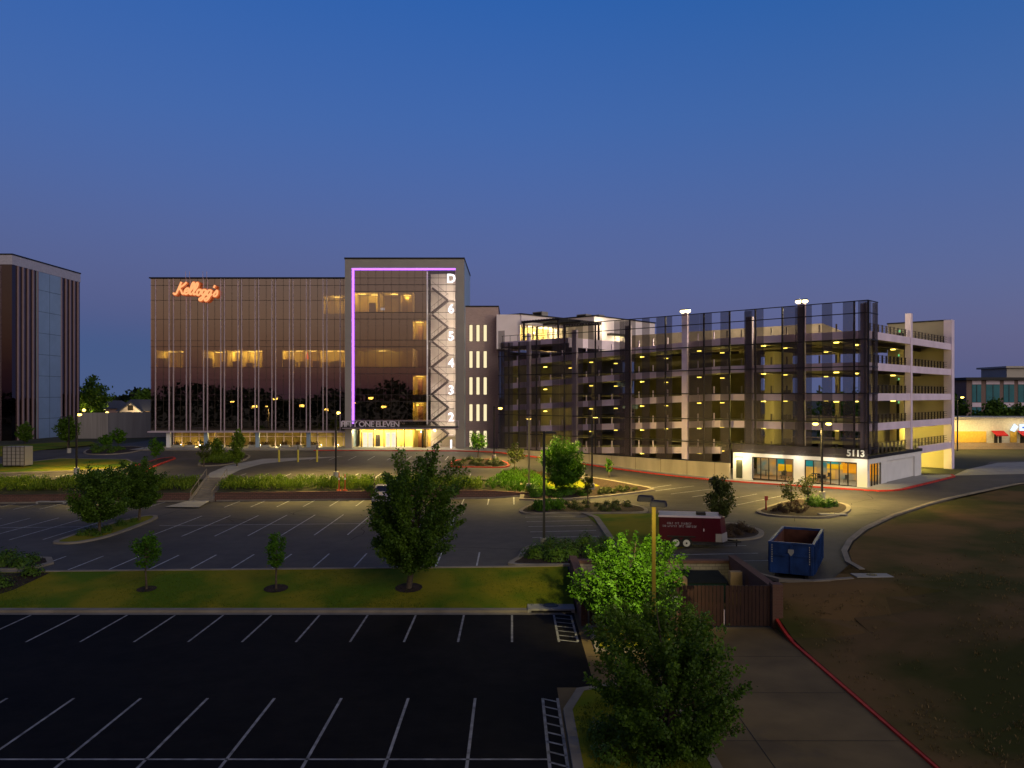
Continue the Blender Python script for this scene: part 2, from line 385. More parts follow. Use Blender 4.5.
def kerb_line(name, pts, w, mat, h=.14):
    pts = resample(pts, False, .8); mb = MB(); n = len(pts); rows = []
    for i, p in enumerate(pts):
        a = Vector(pts[max(0, i - 1)]); b = Vector(pts[min(n - 1, i + 1)]); d = (b - a).normalized(); nn = Vector((-d.y, d.x)) * w / 2
        for q, z in ((-1, -.05), (-1, h), (1, h), (1, -.05)):
            c = Vector(p) + nn * q; mb.v.append(Vector((c.x, c.y, H(p[0], p[1]) + z)))
    for i in range(n - 1):
        for k in range(3): mb.f.append((i * 4 + k, i * 4 + k + 1, i * 4 + 5 + k, i * 4 + 4 + k))
    mb.f += [(0, 3, 2, 1), (n * 4 - 4, n * 4 - 3, n * 4 - 2, n * 4 - 1)]
    o = mb.build(name, mat); o['kind'] = 'structure'; return o
def island(fill_name, outline, fill, kmat=None, smooth=True, w=.32):
    pts = smoothpoly(outline) if smooth else outline
    kerb_ring('kerb', pts, w, kmat or M_CONC)
    o = draped(fill_name, [inset(pts, w * .9)], fill, .12); o['kind'] = 'structure'; return o

mb = MB(); nx, ny = len(GX), len(GY)
mb.v = [Vector((x, y, H(x, y) - .10)) for y in GY for x in GX]
mb.f = [(j * nx + i, j * nx + i + 1, (j + 1) * nx + i + 1, (j + 1) * nx + i) for j in range(ny - 1) for i in range(nx - 1)]
tag(mb.build('ground', M_DIRT), kind='structure')

# --- near lot
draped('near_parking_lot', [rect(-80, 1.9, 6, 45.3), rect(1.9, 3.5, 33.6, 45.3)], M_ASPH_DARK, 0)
draped('concrete_drive', [rect(3.5, 13.94, 6, 50.9), rect(1.9, 3.5, 6, 33.6)], M_CONC_D, .0)
kerb_line('strip_kerb', [(-80, 45.45), (3.0, 45.45)], .5, M_CONC)
draped('gutter', [rect(-80, 3.0, 44.75, 45.2)], M_CONC, .012)
draped('grass_strip', [rect(-80, 3.6, 45.65, 51.75)], M_GRASS, .10)
kerb_line('lot_kerb', [(-34.5, 51.9), (-10, 51.9), (3.0, 51.9)], .3, M_CONC)
sp = []
for k in range(-6, 11): sp.append(stripe((-24.3 + 2.7 * k - 0, 39.8), (-24.3 + 2.7 * k, 44.7)))
sp = [s for s in sp if s[0][0] < 1.5]
for k in range(0, 16):
    x = -1.5 - 2.72 * k; sp.append(stripe((x, 21.4), (x, 32.4)))
sp.append(stripe((-45, 26.95), (1.2, 26.95)))
for (xa, xb, ya, yb) in ((2.35, 3.3, 39.8, 44.7), (1.25, 1.85, 24, 32.4)):
    sp += [stripe((xa, ya), (xa, yb)), stripe((xb, ya), (xb, yb))]
    k = ya
    while k < yb: sp.append(stripe((xa, k + .35), (xb, k))); k += .8
draped('near_parking_lines', sp, M_PAINT_OLD, .008)
kerb_line('red_kerb', [(13.98, 42.0), (14.0, 34), (14.05, 26), (14.1, 8)], .17, M_REDP, .07)
island('tree_island_grass', [(2.0, 8), (6.9, 8), (6.9, 30), (5.9, 33), (4.3, 33.8), (2.7, 33.2), (2.0, 31)], M_GRASS, smooth=False, w=.35)
island('corner_bed_grass', [(4.0, 38.2), (8.2, 38.2), (8.4, 42.2), (4.0, 42.2)], M_GRASS, smooth=False, w=.25)
# field on the right
fld = [P(1100, 482), P(1018, 486), P(975, 496), P(930, 507), P(895, 519), P(868, 532), P(854, 543), P(849, 553), P(852, 563), P(866, 571), P(884, 578)]
kerb_line('field_kerb', [P(1100, 480), P(1018, 484), P(975, 493), P(930, 504), P(893, 516), P(865, 529), P(850, 541), P(844, 552), P(848, 563), P(862, 571)], .36, M_CONC)
draped('dry_field', [fld + [(18.5, 46.2), (14.08, 46.0), (14.08, 6), (140, 6), (140, 100)]], M_FIELD, .09)
kerb_line('back_kerb', [(14.0, 51.3), (14.6, 49.2), (15.8, 46.9), (17.5, 46.3), (20.0, 46.8)], .35, M_CONC)
# --- mid lot and roads
mid = [(-90, 52), (3.2, 52), (EX0 + .1, 51.3), (13.9, 51.3), (14.3, 49), (16, 46.6), (20.5, 46.9)] + [P(862, 572), P(846, 562), P(842, 552), P(848, 541), P(863, 528), P(893, 514), P(930, 502), P(975, 491), P(1018, 482), P(1100, 478)]
mid += [(140, 97), (140, 150), (70, 130)] + [(40 + .6916 * 36 + 1, 89.5 + .7223 * 36)] + [(39.8, 86.2), (-2.0, 125.0), (-90, 131)]
mid2 = [(-90, 91.0), (-90, 87.3), (-70, 87.3)]
draped('asphalt', [[p for p in mid[:7]] + mid[7:17] + [(140, 97), (140, 140), (75, 125), (66.5, 113), (42, 86.8), (4.5, 121.6), (4.5, 88), (4.5, 87.2), (-90, 87.2)]], M_ASPH, 0)
draped('upper_lot', [[(-120, 91.0), (4.5, 91.0), (4.5, 121.6), (-3, 129), (-30, 129.6), (-120, 130.5)]], M_ASPH, .004)
sp = []
for k in range(0, 13):
    x = -2.33 - 2.7 * k
    if x > -33: sp.append(stripe((x, 52.2), (x, 57.2)))
for k in range(0, 24):
    x = -5.3 - 2.71 * k
    if x > -31.5: sp.append(stripe((x, 65), (x, 76.3)))
    elif x < -36.5: sp.append(stripe((x, 64.2), (x, 76)))
sp += [stripe((-31.3, 70.7), (-8.5, 70.7)), stripe((-62, 70.2), (-36.3, 70.5))]
for k in range(0, 24):
    x = .2 - 2.72 * k
    if not (-36.2 < x < -30.5): sp.append(stripe((x, 82.2), (x, 87.1)))
for i in range(0, 6):
    y = 73.4 - 2.65 * i; sp.append(stripe((1.2 + .1 * i, y), (6.9, y)))
for i, y in enumerate((63.5, 60.6, 57.8, 55, 52.6)): sp.append(stripe((10.8, y), (17.0, y)))
for (a, b) in (((640, 490), (671, 485)), ((655, 491), (694, 486)), ((671, 494), (713, 489)), ((692, 497), (735, 491)), ((703, 504), (757, 494)), ((722, 508), (781, 496))):
    sp.append(stripe(P(*a), P(*b)))
draped('mid_parking_lines', sp, M_PAINT, .008)
sp = []
for k in range(0, 8):
    x = -9.5 - 2.75 * k; sp.append(stripe((x, 113.0), (x, 119)))
for k in range(0, 11):
    x = -5.0 - 2.72 * k; sp.append(stripe((x, 92.2), (x, 96.5)))
for k in range(0, 10):
    x = -37 - 2.72 * k; sp.append(stripe((x, 93.0), (x, 95.6)))
draped('upper_parking_lines', sp, M_PAINT, .012)

# islands of the middle lot
isl1 = [(-36.2, 63.0), (-35.2, 62.0), (-33.8, 62.4), (-32.9, 65), (-32.9, 70), (-33.3, 74.6), (-34.2, 76.4), (-35.3, 75.9), (-36.0, 73), (-36.3, 68)]
island('tree_island_lawn', isl1, M_GRASS, w=.4)
island('corner_island_bed', [(-60, 52.4), (-33.2, 52.4), (-31.7, 53.2), (-31.4, 54.6), (-32.6, 56.4), (-36, 57.2), (-60, 57.4)], M_MULCH, smooth=False, w=.4)
draped('mulch_patch', [[(-60, 45.8), (-32.0, 45.8), (-30.4, 48.6), (-29.9, 51.6), (-60, 51.6)]], M_MULCH, .112)
bedA = [P(519, 512), P(527, 507), P(540, 504.5), P(575, 503), P(615, 504), P(640, 507), P(648, 511), P(640, 513.5), P(600, 514), P(560, 513.8), P(530, 514.5)]
island('shrub_bed_mulch', bedA, M_MULCH, w=.35)
draped('inner_lawn', [[P(586, 515), P(650, 514), P(692, 515), P(690, 525), P(690, 548), (9.6, 56), (7.9, 56), (7.9, 60)]], M_GRASS, .06)
kerb_line('lawn_kerb', [P(584, 514), (7.6, 72), (7.6, 66), (7.6, 61.5)], .5, M_CONC)
island('lamp_bed_mulch', [(.2, 52.3), (7.4, 52.3), (8.2, 55), (7.8, 59), (5.5, 60.2), (2.2, 59.6), (.9, 58.2), (.4, 55)], M_MULCH, w=.4)
bedB = [P(700, 539), P(703, 531), P(712, 526), P(730, 524), P(748, 527), P(761, 531), P(764, 535), P(757, 539), P(735, 541)]
island('trailer_bed_mulch', bedB, M_MULCH, w=.4)
bedC = [P(756, 512), P(768, 507), P(790, 501), P(803, 500), P(828, 502), P(846, 505), P(851, 509), P(846, 514), P(828, 518), P(795, 518), P(768, 516)]
island('round_bed_mulch', bedC, M_MULCH, w=.4)
bedD = [P(519, 500), P(522, 487), P(512, 480), P(500, 473.5), P(540, 473), P(580, 476), P(612, 481), P(650, 488), P(655, 490.5), P(640, 493), P(615, 496), P(590, 498.5), P(540, 501)]
island('upper_bed_mulch', bedD, M_MULCH, smooth=False, w=.45)
draped('upper_bed_lawn', [[P(528, 484), P(545, 477), P(585, 481), P(600, 487), P(560, 491), P(532, 489)]], M_GRASS, .135)
bedE = [P(452, 462), P(470, 459.5), P(500, 461), P(510, 465.5), P(500, 468), P(470, 467.5), P(452, 467)]
island('north_bed_mulch', bedE, M_MULCH, kmat=M_REDP)
island('west_bed_mulch', [P(130, 476), P(135, 466), P(160, 459), P(174, 457.5), P(176, 459), P(160, 465), P(146, 472)], M_MULCH, kmat=M_REDP, smooth=False)
island('hedge_bed_mulch', [P(198, 466), P(210, 458.5), P(238, 455), P(250, 456), P(246, 460), P(228, 465)], M_MULCH)
island('lawn_island_grass', [P(-60, 475), P(-60, 468), P(25, 463), P(60, 459), P(128, 460), P(134, 463), P(128, 469), P(60, 472), P(10, 473.5)], M_GRASS, smooth=False)
island('far_bed_mulch', [P(84, 454), P(90, 449.5), P(118, 447.5), P(135, 447), P(146, 449), P(130, 453), P(105, 455)], M_MULCH)
draped('far_lawn', [[P(-40, 460), P(24, 455), P(36, 451), P(70, 447.5), P(100, 444.5), P(90, 441.5), P(50, 443), P(-40, 449)]], M_GRASS, .06)
draped('far_road', [[P(-60, 461), P(24, 457), P(50, 452.5), P(84, 448), P(120, 444.5), P(152, 440), P(152, 447), P(140, 448), P(84, 452.5), P(60, 456), P(25, 462), P(-60, 467)]], M_ASPH, .03)
# sidewalks by the buildings
draped('sidewalk', [[(-62, 129.3), (-30, 128.7), (-8.6, 127.8), (-2.6, 125.8), (8.5, 116.8), (39.0, 87.8), (40.0, 87.0), (41.4, 87.0), (43, 88), (56.0, 101.4), (57.0, 103.5), (52.8, 103.0), (40.4, 90.4), (39.6, 90.3), (-2.3, 130.5), (-8, 137), (-62, 137)]], M_WALK, .13)
kerb_line('fire_lane_kerb', [(-32, 128.6), (-8.6, 127.7), (-2.6, 125.7), (8.5, 116.7), (39.0, 87.6), (40.0, 86.8), (41.6, 86.9), (43.2, 87.8), (56.2, 101.3), (57.3, 103.8)], .34, M_REDP, .145)
kerb_line('walk_kerb', [(-62, 129.2), (-32, 128.6)], .3, M_CONC, .145)
draped('entry_paving', [[P(210, 473), P(226, 466), P(262, 459), P(345, 456.5), P(300, 460), P(262, 464), P(240, 470), P(224, 478), P(206, 478)]], M_WALK, .02)
draped('rear_paving', [[(57, 103), (64, 112), (75, 123), (140, 138), (140, 112), (80, 108)]], M_WALK, .02)
draped('landing_path', [[P(192, 499), P(165, 508), P(199, 508.5), P(215, 499)]], M_WALK, .13)

# ================================================================== retaining wall, stairs, hedges
rw = thing('retaining_wall', 'long low red-brown block retaining wall below the hedges, split by the steps', 'retaining wall', (-30, 87.5, .9))
X_ST0, X_ST1 = PW(196, 88)[0], PW(214, 88)[0]
for (xa, xb) in ((-90, X_ST0 - .35), (X_ST1 + .35, 3.0)):
    m = MB(); c = MB(); x = xa
    while x < xb - .01:
        x2 = min(xb, x + 6); za, zb = zmid(x) + .85 - (.5 * ss(-4, 3, x)), zmid(x2) + .85 - (.5 * ss(-4, 3, x2))
        m.skewbox(x, x2, 87.3, 87.65, .2, za, .2, zb); c.skewbox(x, x2, 87.22, 87.7, za + .002, za + .09, zb + .002, zb + .09); x = x2
    m.build('wall', M_RETAIN, rw); c.build('coping', M_RETAIN, rw)
kerb_line('wall_foot_kerb', [(-90, 87.15), (X_ST0 - .6, 87.15)], .25, M_CONC)
kerb_line('wall_foot_kerb', [(X_ST1 + .6, 87.15), (2.6, 87.15)], .25, M_CONC)
st = thing('steps', 'concrete steps with side rails climbing between the two hedges', 'steps', (X_ST0, 87.5, .8))
z0s, z1s = H(X_ST0, 87) + .02, H(X_ST0, 91.4) + .12; m = MB(); ns = 11
for i in range(ns):
    m.box(X_ST0, X_ST1, 86.9 + .42 * i, 91.8, z0s + (z1s - z0s) * i / ns - .3 * (i == 0), z0s + (z1s - z0s) * (i + 1) / ns)
m.build('flight', M_CONC, st)
for x in (X_ST0 - .18, X_ST1 + .18):
    MB().add([(x - .15, 86.8, .3), (x + .15, 86.8, .3), (x + .15, 91.9, .3), (x - .15, 91.9, .3), (x - .15, 86.8, z0s + .25), (x + .15, 86.8, z0s + .25), (x + .15, 91.9, z1s + .2), (x - .15, 91.9, z1s + .2)],
             [(3, 2, 1, 0), (4, 5, 6, 7), (0, 1, 5, 4), (1, 2, 6, 5), (2, 3, 7, 6), (3, 0, 4, 7)]).build('cheek_wall', M_CONC, st)
    r = MB().tube([(x, 86.9, z0s + .2), (x, 86.9, z0s + 1.1), (x, 91.5, z1s + 1.0), (x, 91.5, z1s + .1)], .035)
    r.tube([(x, 89.2, (z0s + z1s) / 2 + .1), (x, 89.2, (z0s + z1s) / 2 + 1.02)], .03); r.build('handrail', M_CONC, st)

# ------------------------------------------------------------------ leaves
def leafcloud(name, pos, size, mat, parent=None, seed=0, upright_k=0., tone=None, local=True, shade=None):
    """pos: Nx3; each leaf a bent kite of two quads"""
    rg = np.random.default_rng(seed); n = len(pos)
    nrm = rg.normal(size=(n, 3)); nrm[:, 2] = np.abs(nrm[:, 2]) * (1 if not upright_k else .3) + .2
    nrm /= np.linalg.norm(nrm, axis=1)[:, None]
    t = rg.normal(size=(n, 3)); t[:, 2] += upright_k * 4
    t -= nrm * (t * nrm).sum(1)[:, None]; t /= np.linalg.norm(t, axis=1)[:, None]
    b = np.cross(nrm, t); s = size * rg.uniform(.6, 1.35, n)[:, None]
    wd = .36 if not upright_k else .14
    v = np.empty((n, 4, 3)); v[:, 0] = pos - t * s * .5; v[:, 1] = pos + b * s * wd + nrm * s * .08
    v[:, 2] = pos + t * s * .5; v[:, 3] = pos - b * s * wd + nrm * s * .08
    me = bpy.data.meshes.new(name); me.vertices.add(n * 4); me.vertices.foreach_set('co', v.reshape(-1))
    me.loops.add(n * 4); me.loops.foreach_set('vertex_index', np.arange(n * 4, dtype=np.int32))
    me.polygons.add(n); me.polygons.foreach_set('loop_start', np.arange(0, n * 4, 4, dtype=np.int32))
    me.polygons.foreach_set('loop_total', np.full(n, 4, dtype=np.int32))
    tn = rg.uniform(0, 1, n) if tone is None else np.clip(tone + rg.uniform(-.3, .3, n), 0, 1)
    at = me.attributes.new('tone', 'FLOAT', 'FACE'); at.data.foreach_set('value', tn.astype(np.float32))
    me.update(); me.validate(); me.materials.append(mat)
    o = bpy.data.objects.new(name, me); COL.objects.link(o); MW[o.name] = Matrix()
    if parent: o.parent = parent; MW[o.name] = MW[parent.name]
    return o
def tree(name, label, loc, h, cr, th, mat, shoots=60, per=110, leaf=.16, seed=1, group=None, flat=.85, tuft=.26, cat='tree', lean=(0, 0), core=.25, up=.35):
    """h height, cr crown radius, th height of the lowest branches. crown: leafy shoots running outward and up from the limbs"""
    rg = np.random.default_rng(seed); root = thing(name, label, cat, loc, 0, group)
    cz = th + (h - th) * .45; rz = (h - th) * .5; pts = []; tones = []; limbs = MB(); base = Vector((0, 0, 0))
    r0 = .019 * h
    mid_ = Vector((rg.uniform(-.03, .03) * h + lean[0] * .4, rg.uniform(-.03, .03) * h + lean[1] * .4, th + .25 * (h - th)))
    topp = Vector((lean[0], lean[1], h * .88))
    limbs.tube([(0, 0, -.15), (0, 0, .05), mid_ * .5, mid_, mid_.lerp(topp, .5), topp], [r0 * 1.5, r0 * 1.1, r0 * .85, r0 * .6, r0 * .35, r0 * .1], 8)
    for i in range(shoots):
        a = rg.uniform(0, 2 * math.pi); u = rg.uniform(-.95, 1.0); q = math.sqrt(max(0, 1 - u * u))
        irr = rg.uniform(.68, 1.12)
        tip = np.array([math.cos(a) * q * cr * irr + lean[0] * (u + 1) / 2, math.sin(a) * q * cr * irr + lean[1] * (u + 1) / 2, cz + u * rz * (irr if u > 0 else 1)])
        tip[2] = min(tip[2], h)
        bs = np.array([tip[0] * core * .8, tip[1] * core * .8, max(th * .9, tip[2] - (tip[2] - th) * .35 - up * rg.uniform(.3, 1) * cr)])
        m = int(per * rg.uniform(.6, 1.3)); s = rg.beta(2.2, 1.1, m)[:, None]
        wob = rg.normal(size=(m, 3)) * tuft * cr * (.35 + .5 * (1 - np.abs(s - .6))) * .5
        wob[:, 2] *= flat
        pts.append(bs + (tip - bs) * s + wob); tones.append(np.full(m, rg.uniform(.15, .85)))
        if i % 3 == 0:
            b0 = mid_.lerp(topp, max(0, min(.8, (bs[2] - mid_.z) / max(.1, topp.z - mid_.z))))
            limbs.tube([tuple(b0), tuple((b0 + Vector(bs)) / 2 + Vector((0, 0, .03 * h))), tuple(Vector(bs).lerp(Vector(tip), .3)), tuple(Vector(bs).lerp(Vector(tip), .85))],
                       [r0 * .38, r0 * .28, r0 * .18, r0 * .06], 5)
    inv = limbs; inv.xf = None
    mw = MW[root.name]; limbs.v = [mw @ v for v in limbs.v]; limbs.build('trunk', M_BARK, root, smooth=True)
    leafcloud('crown', np.concatenate(pts), leaf, mat, root, seed, tone=np.concatenate(tones))
    return root
def in_poly(x, y, p):
    c = False; j = len(p) - 1
    for i in range(len(p)):
        if (p[i][1] > y) != (p[j][1] > y) and x < (p[j][0] - p[i][0]) * (y - p[i][1]) / (p[j][1] - p[i][1]) + p[i][0]: c = not c
        j = i
    return c
def hedge(label, poly, h, mat, dens=26, leaf=.3, seed=3, tuft=.55, name='hedge', cat='hedge', upk=1., per=22):
    rg = np.random.default_rng(seed); xs = [p[0] for p in poly]; ys = [p[1] for p in poly]
    A = abs(area(poly)); n = int(A * dens / per * 2.2); pts = []; tn = []
    tries = 0
    while len(pts) < n and tries < n * 30:
        tries += 1; x = rg.uniform(min(xs), max(xs)); y = rg.uniform(min(ys), max(ys))
        if not in_poly(x, y, poly): continue
        hh = h * rg.uniform(.8, 1.05) * (1 + .12 * math.sin(x * 1.9 + 2 * math.sin(x * .7)))
        hh *= .82
        q = rg.normal(size=(per, 3)) * np.array([tuft * .45, tuft * .45, 0]); q[:, 2] = rg.uniform(.12, 1, per) * hh
        q[:, :2] *= (.6 + .5 * q[:, 2:3] / hh)
        pts.append(q + np.array([x, y, H(x, y)])); tn.append(np.full(per, rg.uniform(.1, .9)))
    o = leafcloud(name, np.concatenate(pts), leaf, mat, None, seed, upk, np.concatenate(tn)); tag(o, label, cat); return o
def wallstrip(xa, xb, ya, yb): return [(xa, ya), (xb, ya), (xb, yb), (xa, yb)]
hedge('green daylily hedge on the wall at its far left stretch, by the lawn island', wallstrip(-62, -40.3, 87.9, 90.6), .95, M_LEAF_LT, 85, .30, 11)
hedge('short hedge piece between the two big dark trees and the concrete steps', wallstrip(-39.8, X_ST0 - .7, 87.9, 90.7), .9, M_LEAF_LT, 85, .30, 12)
hedge('long bright green hedge on the retaining wall from the steps to the parked car', wallstrip(X_ST1 + .7, -15.6, 87.9, 90.5), 1.0, M_LEAF_LT, 90, .30, 13)
hedge('bright green hedge on the wall behind the crown of the big roundish tree', wallstrip(-15.0, -3.6, 87.9, 90.6), .95, M_LEAF_LT, 85, .30, 14)
hedge('darker shrub hedge where the retaining wall runs out near two lamp posts', [(-3.2, 88), (2, 88), (4.5, 92), (1.5, 99), (-.5, 98), (-1.6, 91)], .95, M_LEAF, 50, .34, 15)
hedge('yellow-green shrubs in the curved bed beside the entrance path', [P(200, 464), P(212, 458), P(240, 455), P(243, 459), P(226, 464)], 1.0, M_LEAF_LT, 45, .32, 16)

# small shrubs, copied one by one
def shrub_proto(name, label, mat, r, h, n, leaf, seed, group):
    rg = np.random.default_rng(seed); root = thing(name, label, 'shrub', (0, 0, -50), 0, group)
    d = rg.normal(size=(n, 3)); d /= np.linalg.norm(d, axis=1)[:, None]; d[:, 2] = np.abs(d[:, 2])
    rr = rg.uniform(.45, 1.05, n)[:, None]; lob = 1 + .22 * np.sin(d[:, :1] * 5 + seed) * np.cos(d[:, 1:2] * 4)
    p = d * rr * lob * np.array([r, r, h]); leafcloud('foliage', p, leaf, mat, root, seed)
    s = MB()
    for k in range(5):
        a = k * 1.3; s.tube([(0, 0, -.05), (math.cos(a) * r * .3, math.sin(a) * r * .3, h * .4), (math.cos(a) * r * .6, math.sin(a) * r * .6, h * .8)], [.02, .015, .006], 5)
    s.v = [MW[root.name] @ v for v in s.v]; s.build('stem', M_BARK, root); return root
def scatter(proto, poly, n, seed, smin=.7, smax=1.25, gap=.8, dz=.12):
    rg = random.Random(seed); xs = [p[0] for p in poly]; ys = [p[1] for p in poly]; got = []; tries = 0; first = True
    while len(got) < n and tries < 4000:
        tries += 1; x = rg.uniform(min(xs), max(xs)); y = rg.uniform(min(ys), max(ys))
        if not in_poly(x, y, poly) or any((x - a) ** 2 + (y - b) ** 2 < gap * gap for a, b in got): continue
        got.append((x, y)); s = rg.uniform(smin, smax); loc = (x, y, H(x, y) + dz)
        if first: proto.location = loc; proto.scale = (s,) * 3; first = False
        else: copy_tree(proto, loc, rg.uniform(0, 6), scale=(s, s, s * rg.uniform(.8, 1.1)))
scatter(shrub_proto('shrub', 'round dark green shrub massed behind the unlit lamp post base', M_LEAF_DK, .85, 1.1, 700, .15, 21, 'dark shrubs round the unlit lamp base'), inset([(1.0, 53), (7.2, 53), (7.4, 58.6), (3, 59.2), (1.2, 57)], .4), 13, 1, .8, 1.2, 1.15)
scatter(shrub_proto('shrub', 'small brown-green shrub in the long narrow bed above the short parking bay', M_LEAF_OLIVE, .45, .55, 220, .13, 22, 'small shrubs in the narrow bed'), inset(bedA, .8), 22, 2, .7, 1.3, .85)
hedge('grassy green clump at the rounded end of the narrow shrub bed', inset([P(530, 511), P(540, 507), P(562, 506), P(566, 511), P(540, 513)], .2), 1.0, M_LEAF, 50, .4, 23, name='hedge')
scatter(shrub_proto('shrub', 'rusty low shrub in the mulch bed behind the red trailer', M_LEAF_RUST, .5, .5, 220, .12, 24, 'rusty shrubs behind the trailer'), inset(bedB, .9), 14, 3, .7, 1.2, .8)
scatter(shrub_proto('shrub', 'low brown shrub in the oval bed under the twin lit lamp', M_LEAF_RUST, .55, .55, 240, .13, 25, 'brown shrubs in the oval bed'), inset([P(758, 512), P(790, 503), P(806, 502), P(812, 515), P(790, 517)], .8), 20, 4, .7, 1.2, .8)
scatter(shrub_proto('shrub', 'leafy green shrub at the foot of the twin lit lamp', M_LEAF, .7, .8, 320, .16, 26, 'green shrubs at the twin lamp foot'), inset([P(800, 508), P(806, 501), P(845, 506), P(846, 509), P(820, 509)], .7), 9, 5, .7, 1.1, .9)
scatter(shrub_proto('shrub', 'round green shrub along the front of the large upper planting bed', M_LEAF, .85, .95, 420, .17, 27, 'round shrubs in the upper bed'), inset([P(526, 500), P(530, 491), P(588, 491), P(592, 497)], .5), 16, 6, .8, 1.2, 1.2)
scatter(shrub_proto('shrub', 'small mounded shrub near the pointed end of the upper planting bed', M_LEAF_OLIVE, .45, .5, 220, .13, 28, 'small shrubs at the pointed bed end'), inset([P(592, 497), P(600, 489), P(648, 489.5), P(640, 492.5)], .5), 20, 7, .7, 1.3, .8)
scatter(shrub_proto('shrub', 'reddish low shrub along the back edge of the upper planting bed', M_LEAF_RUST, .6, .6, 260, .15, 29, 'reddish shrubs at the bed back'), inset([P(500, 474), P(540, 473.5), P(548, 477), P(530, 483), P(520, 480)], .4), 14, 8, .8, 1.3, 1.0)
scatter(shrub_proto('shrub', 'dark shrub under the two big trees on the lawn island', M_LEAF_DK, .7, .6, 300, .14, 30, 'shrubs under the twin trees'), inset([(-36, 64.5), (-33.2, 64.5), (-33.6, 74), (-35.5, 74)], .5), 8, 9, .7, 1.1, 1.3)
scatter(shrub_proto('shrub', 'dark green shrub in the corner bed at the lot edge', M_LEAF_DK, .8, .9, 420, .16, 31, 'shrubs in the corner bed'), inset([(-40, 52.8), (-32.4, 52.8), (-32.6, 56), (-40, 56.8)], .5), 12, 10, .8, 1.2, 1.2)
scatter(shrub_proto('shrub', 'dark bush in the mulch at the left end of the grass strip', M_LEAF_DK, .8, .9, 420, .16, 32, 'bushes at the strip end'), [(-35, 46.8), (-32, 46.8), (-30.9, 51.2), (-35, 51.2)], 9, 11, .7, 1.1, 1.2)
scatter(shrub_proto('shrub', 'low shrub in the lawn bed in front of the brick wing windows', M_LEAF_OLIVE, .6, .55, 240, .17, 33, 'shrubs by the brick wing'), inset(bedE, .5), 16, 12, .8, 1.2, 1.2)
scatter(shrub_proto('shrub', 'small shrub in the far bed beside the curving driveway', M_LEAF_DK, .8, .8, 220, .2, 34, 'shrubs in the far driveway bed'), inset([P(86, 454), P(92, 449.5), P(118, 448), P(130, 451), P(110, 454)], .5), 14, 13, .8, 1.2, 1.6)
scatter(shrub_proto('shrub', 'dark round shrub at the foot of the large tree beside the drive', M_LEAF_DK, .75, .7, 520, .12, 35, 'shrubs below the front tree'), [(2.9, 26), (6.2, 26), (6.2, 29.5), (2.9, 29.5)], 6, 14, .7, 1.0, 1.1)

# ------------------------------------------------------------------ trees
def T(px, py): p = P(px, py); return (p[0], p[1], H(*p) + .05)
tree('tree', 'large dark tree in front, with upright leafy shoots, beside the concrete drive', (5.5, 27.6, .1), 5.6, 2.85, .25, M_LEAF_DK, 150, 270, .125, 41, tuft=.10, up=.62, core=.2, lean=(-.5, 0))
tree('tree', 'bright green lamp-lit tree in front of the refuse enclosure', (5.7, 39.9, .12), 5.5, 2.8, 1.0, M_LEAF, 105, 240, .15, 42, tuft=.115, up=.65, lean=(.5, 0))
tree('tree', 'big dense roundish tree standing alone on the grass strip', (-6.3, 48.6, .55), 9.2, 3.0, 1.5, M_LEAF_DK, 130, 300, .16, 43, tuft=.13, up=.45, lean=(1.1, 0))
tree('young_tree', 'slim staked young tree with thin crown, nearest the far left of the grass strip', (-22.3, 48.6, .55), 3.5, .85, 1.35, M_LEAF, 40, 60, .14, 44, tuft=.35)
tree('young_tree', 'slim young tree with oval crown on the strip between small tree and big tree', (-14.4, 48.6, .55), 3.45, .65, 1.5, M_LEAF, 36, 60, .13, 45, tuft=.35)
tree('tree', 'front one of two big dark trees on the lawn island, nearer the lot', (-35.0 + .8, 66.0, .9), 6.0, 2.35, 1.3, M_LEAF_DK, 110, 170, .18, 46, tuft=.18, up=.45)
tree('tree', 'rear one of two big dark trees on the lawn island, farther and taller', (-34.4, 73.5, .9), 6.0, 2.3, 1.4, M_LEAF_DK, 100, 170, .18, 47, tuft=.18, up=.45)
tree('tree', 'round lamp-lit tree in the upper planting bed before the garage', (5.65, 88.3, H(5.65, 88.3)), 6.4, 2.35, 1.2, M_LEAF, 90, 140, .24, 48, tuft=.28)
tree('young_tree', 'spindly young tree in the bed just below the round lit tree', T(588, 507), 3.4, .6, 1.4, M_LEAF_OLIVE, 20, 26, .2, 49, tuft=.4)
tree('young_tree', 'small bushy tree rising behind the roof of the red trailer', T(720, 531), 4.6, 1.25, 1.3, M_LEAF_OLIVE, 60, 70, .18, 50, tuft=.3)
tree('young_tree', 'thin yellow-green tree in the oval bed, nearer the signpost', T(791, 509), 2.9, 1.2, 1.0, M_LEAF_OLIVE, 24, 26, .18, 51, tuft=.35)
tree('young_tree', 'thin yellow-green tree in the oval bed, nearer the twin lamp', T(808, 505), 3.0, 1.2, 1.2, M_LEAF_OLIVE, 24, 26, .18, 52, tuft=.35)
tree('young_tree', 'tiny sapling by the long tan garage wall', T(609, 478), 2.6, .6, .9, M_LEAF, 22, 30, .2, 53, tuft=.4)
tree('young_tree', 'thin pale tree before the screened garage, by the red fire lane kerb', T(515, 476), 4.2, 1.1, 1.5, M_LEAF_OLIVE, 28, 30, .24, 54, tuft=.4)
tree('young_tree', 'twin-stemmed young tree in front of the lowest slit windows', T(478, 457), 3.9, 1.3, 1.2, M_LEAF, 36, 36, .25, 55, tuft=.4)
tree('young_tree', 'tall narrow bright green tree at the entrance path bend', T(237, 466), 5.2, .95, .6, M_LEAF_LT, 50, 60, .24, 56, tuft=.35)
tree('young_tree', 'pointed pale green young tree before the left glass wall', T(217, 459), 3.3, 1.0, .5, M_LEAF_LT, 40, 50, .24, 57, tuft=.35)
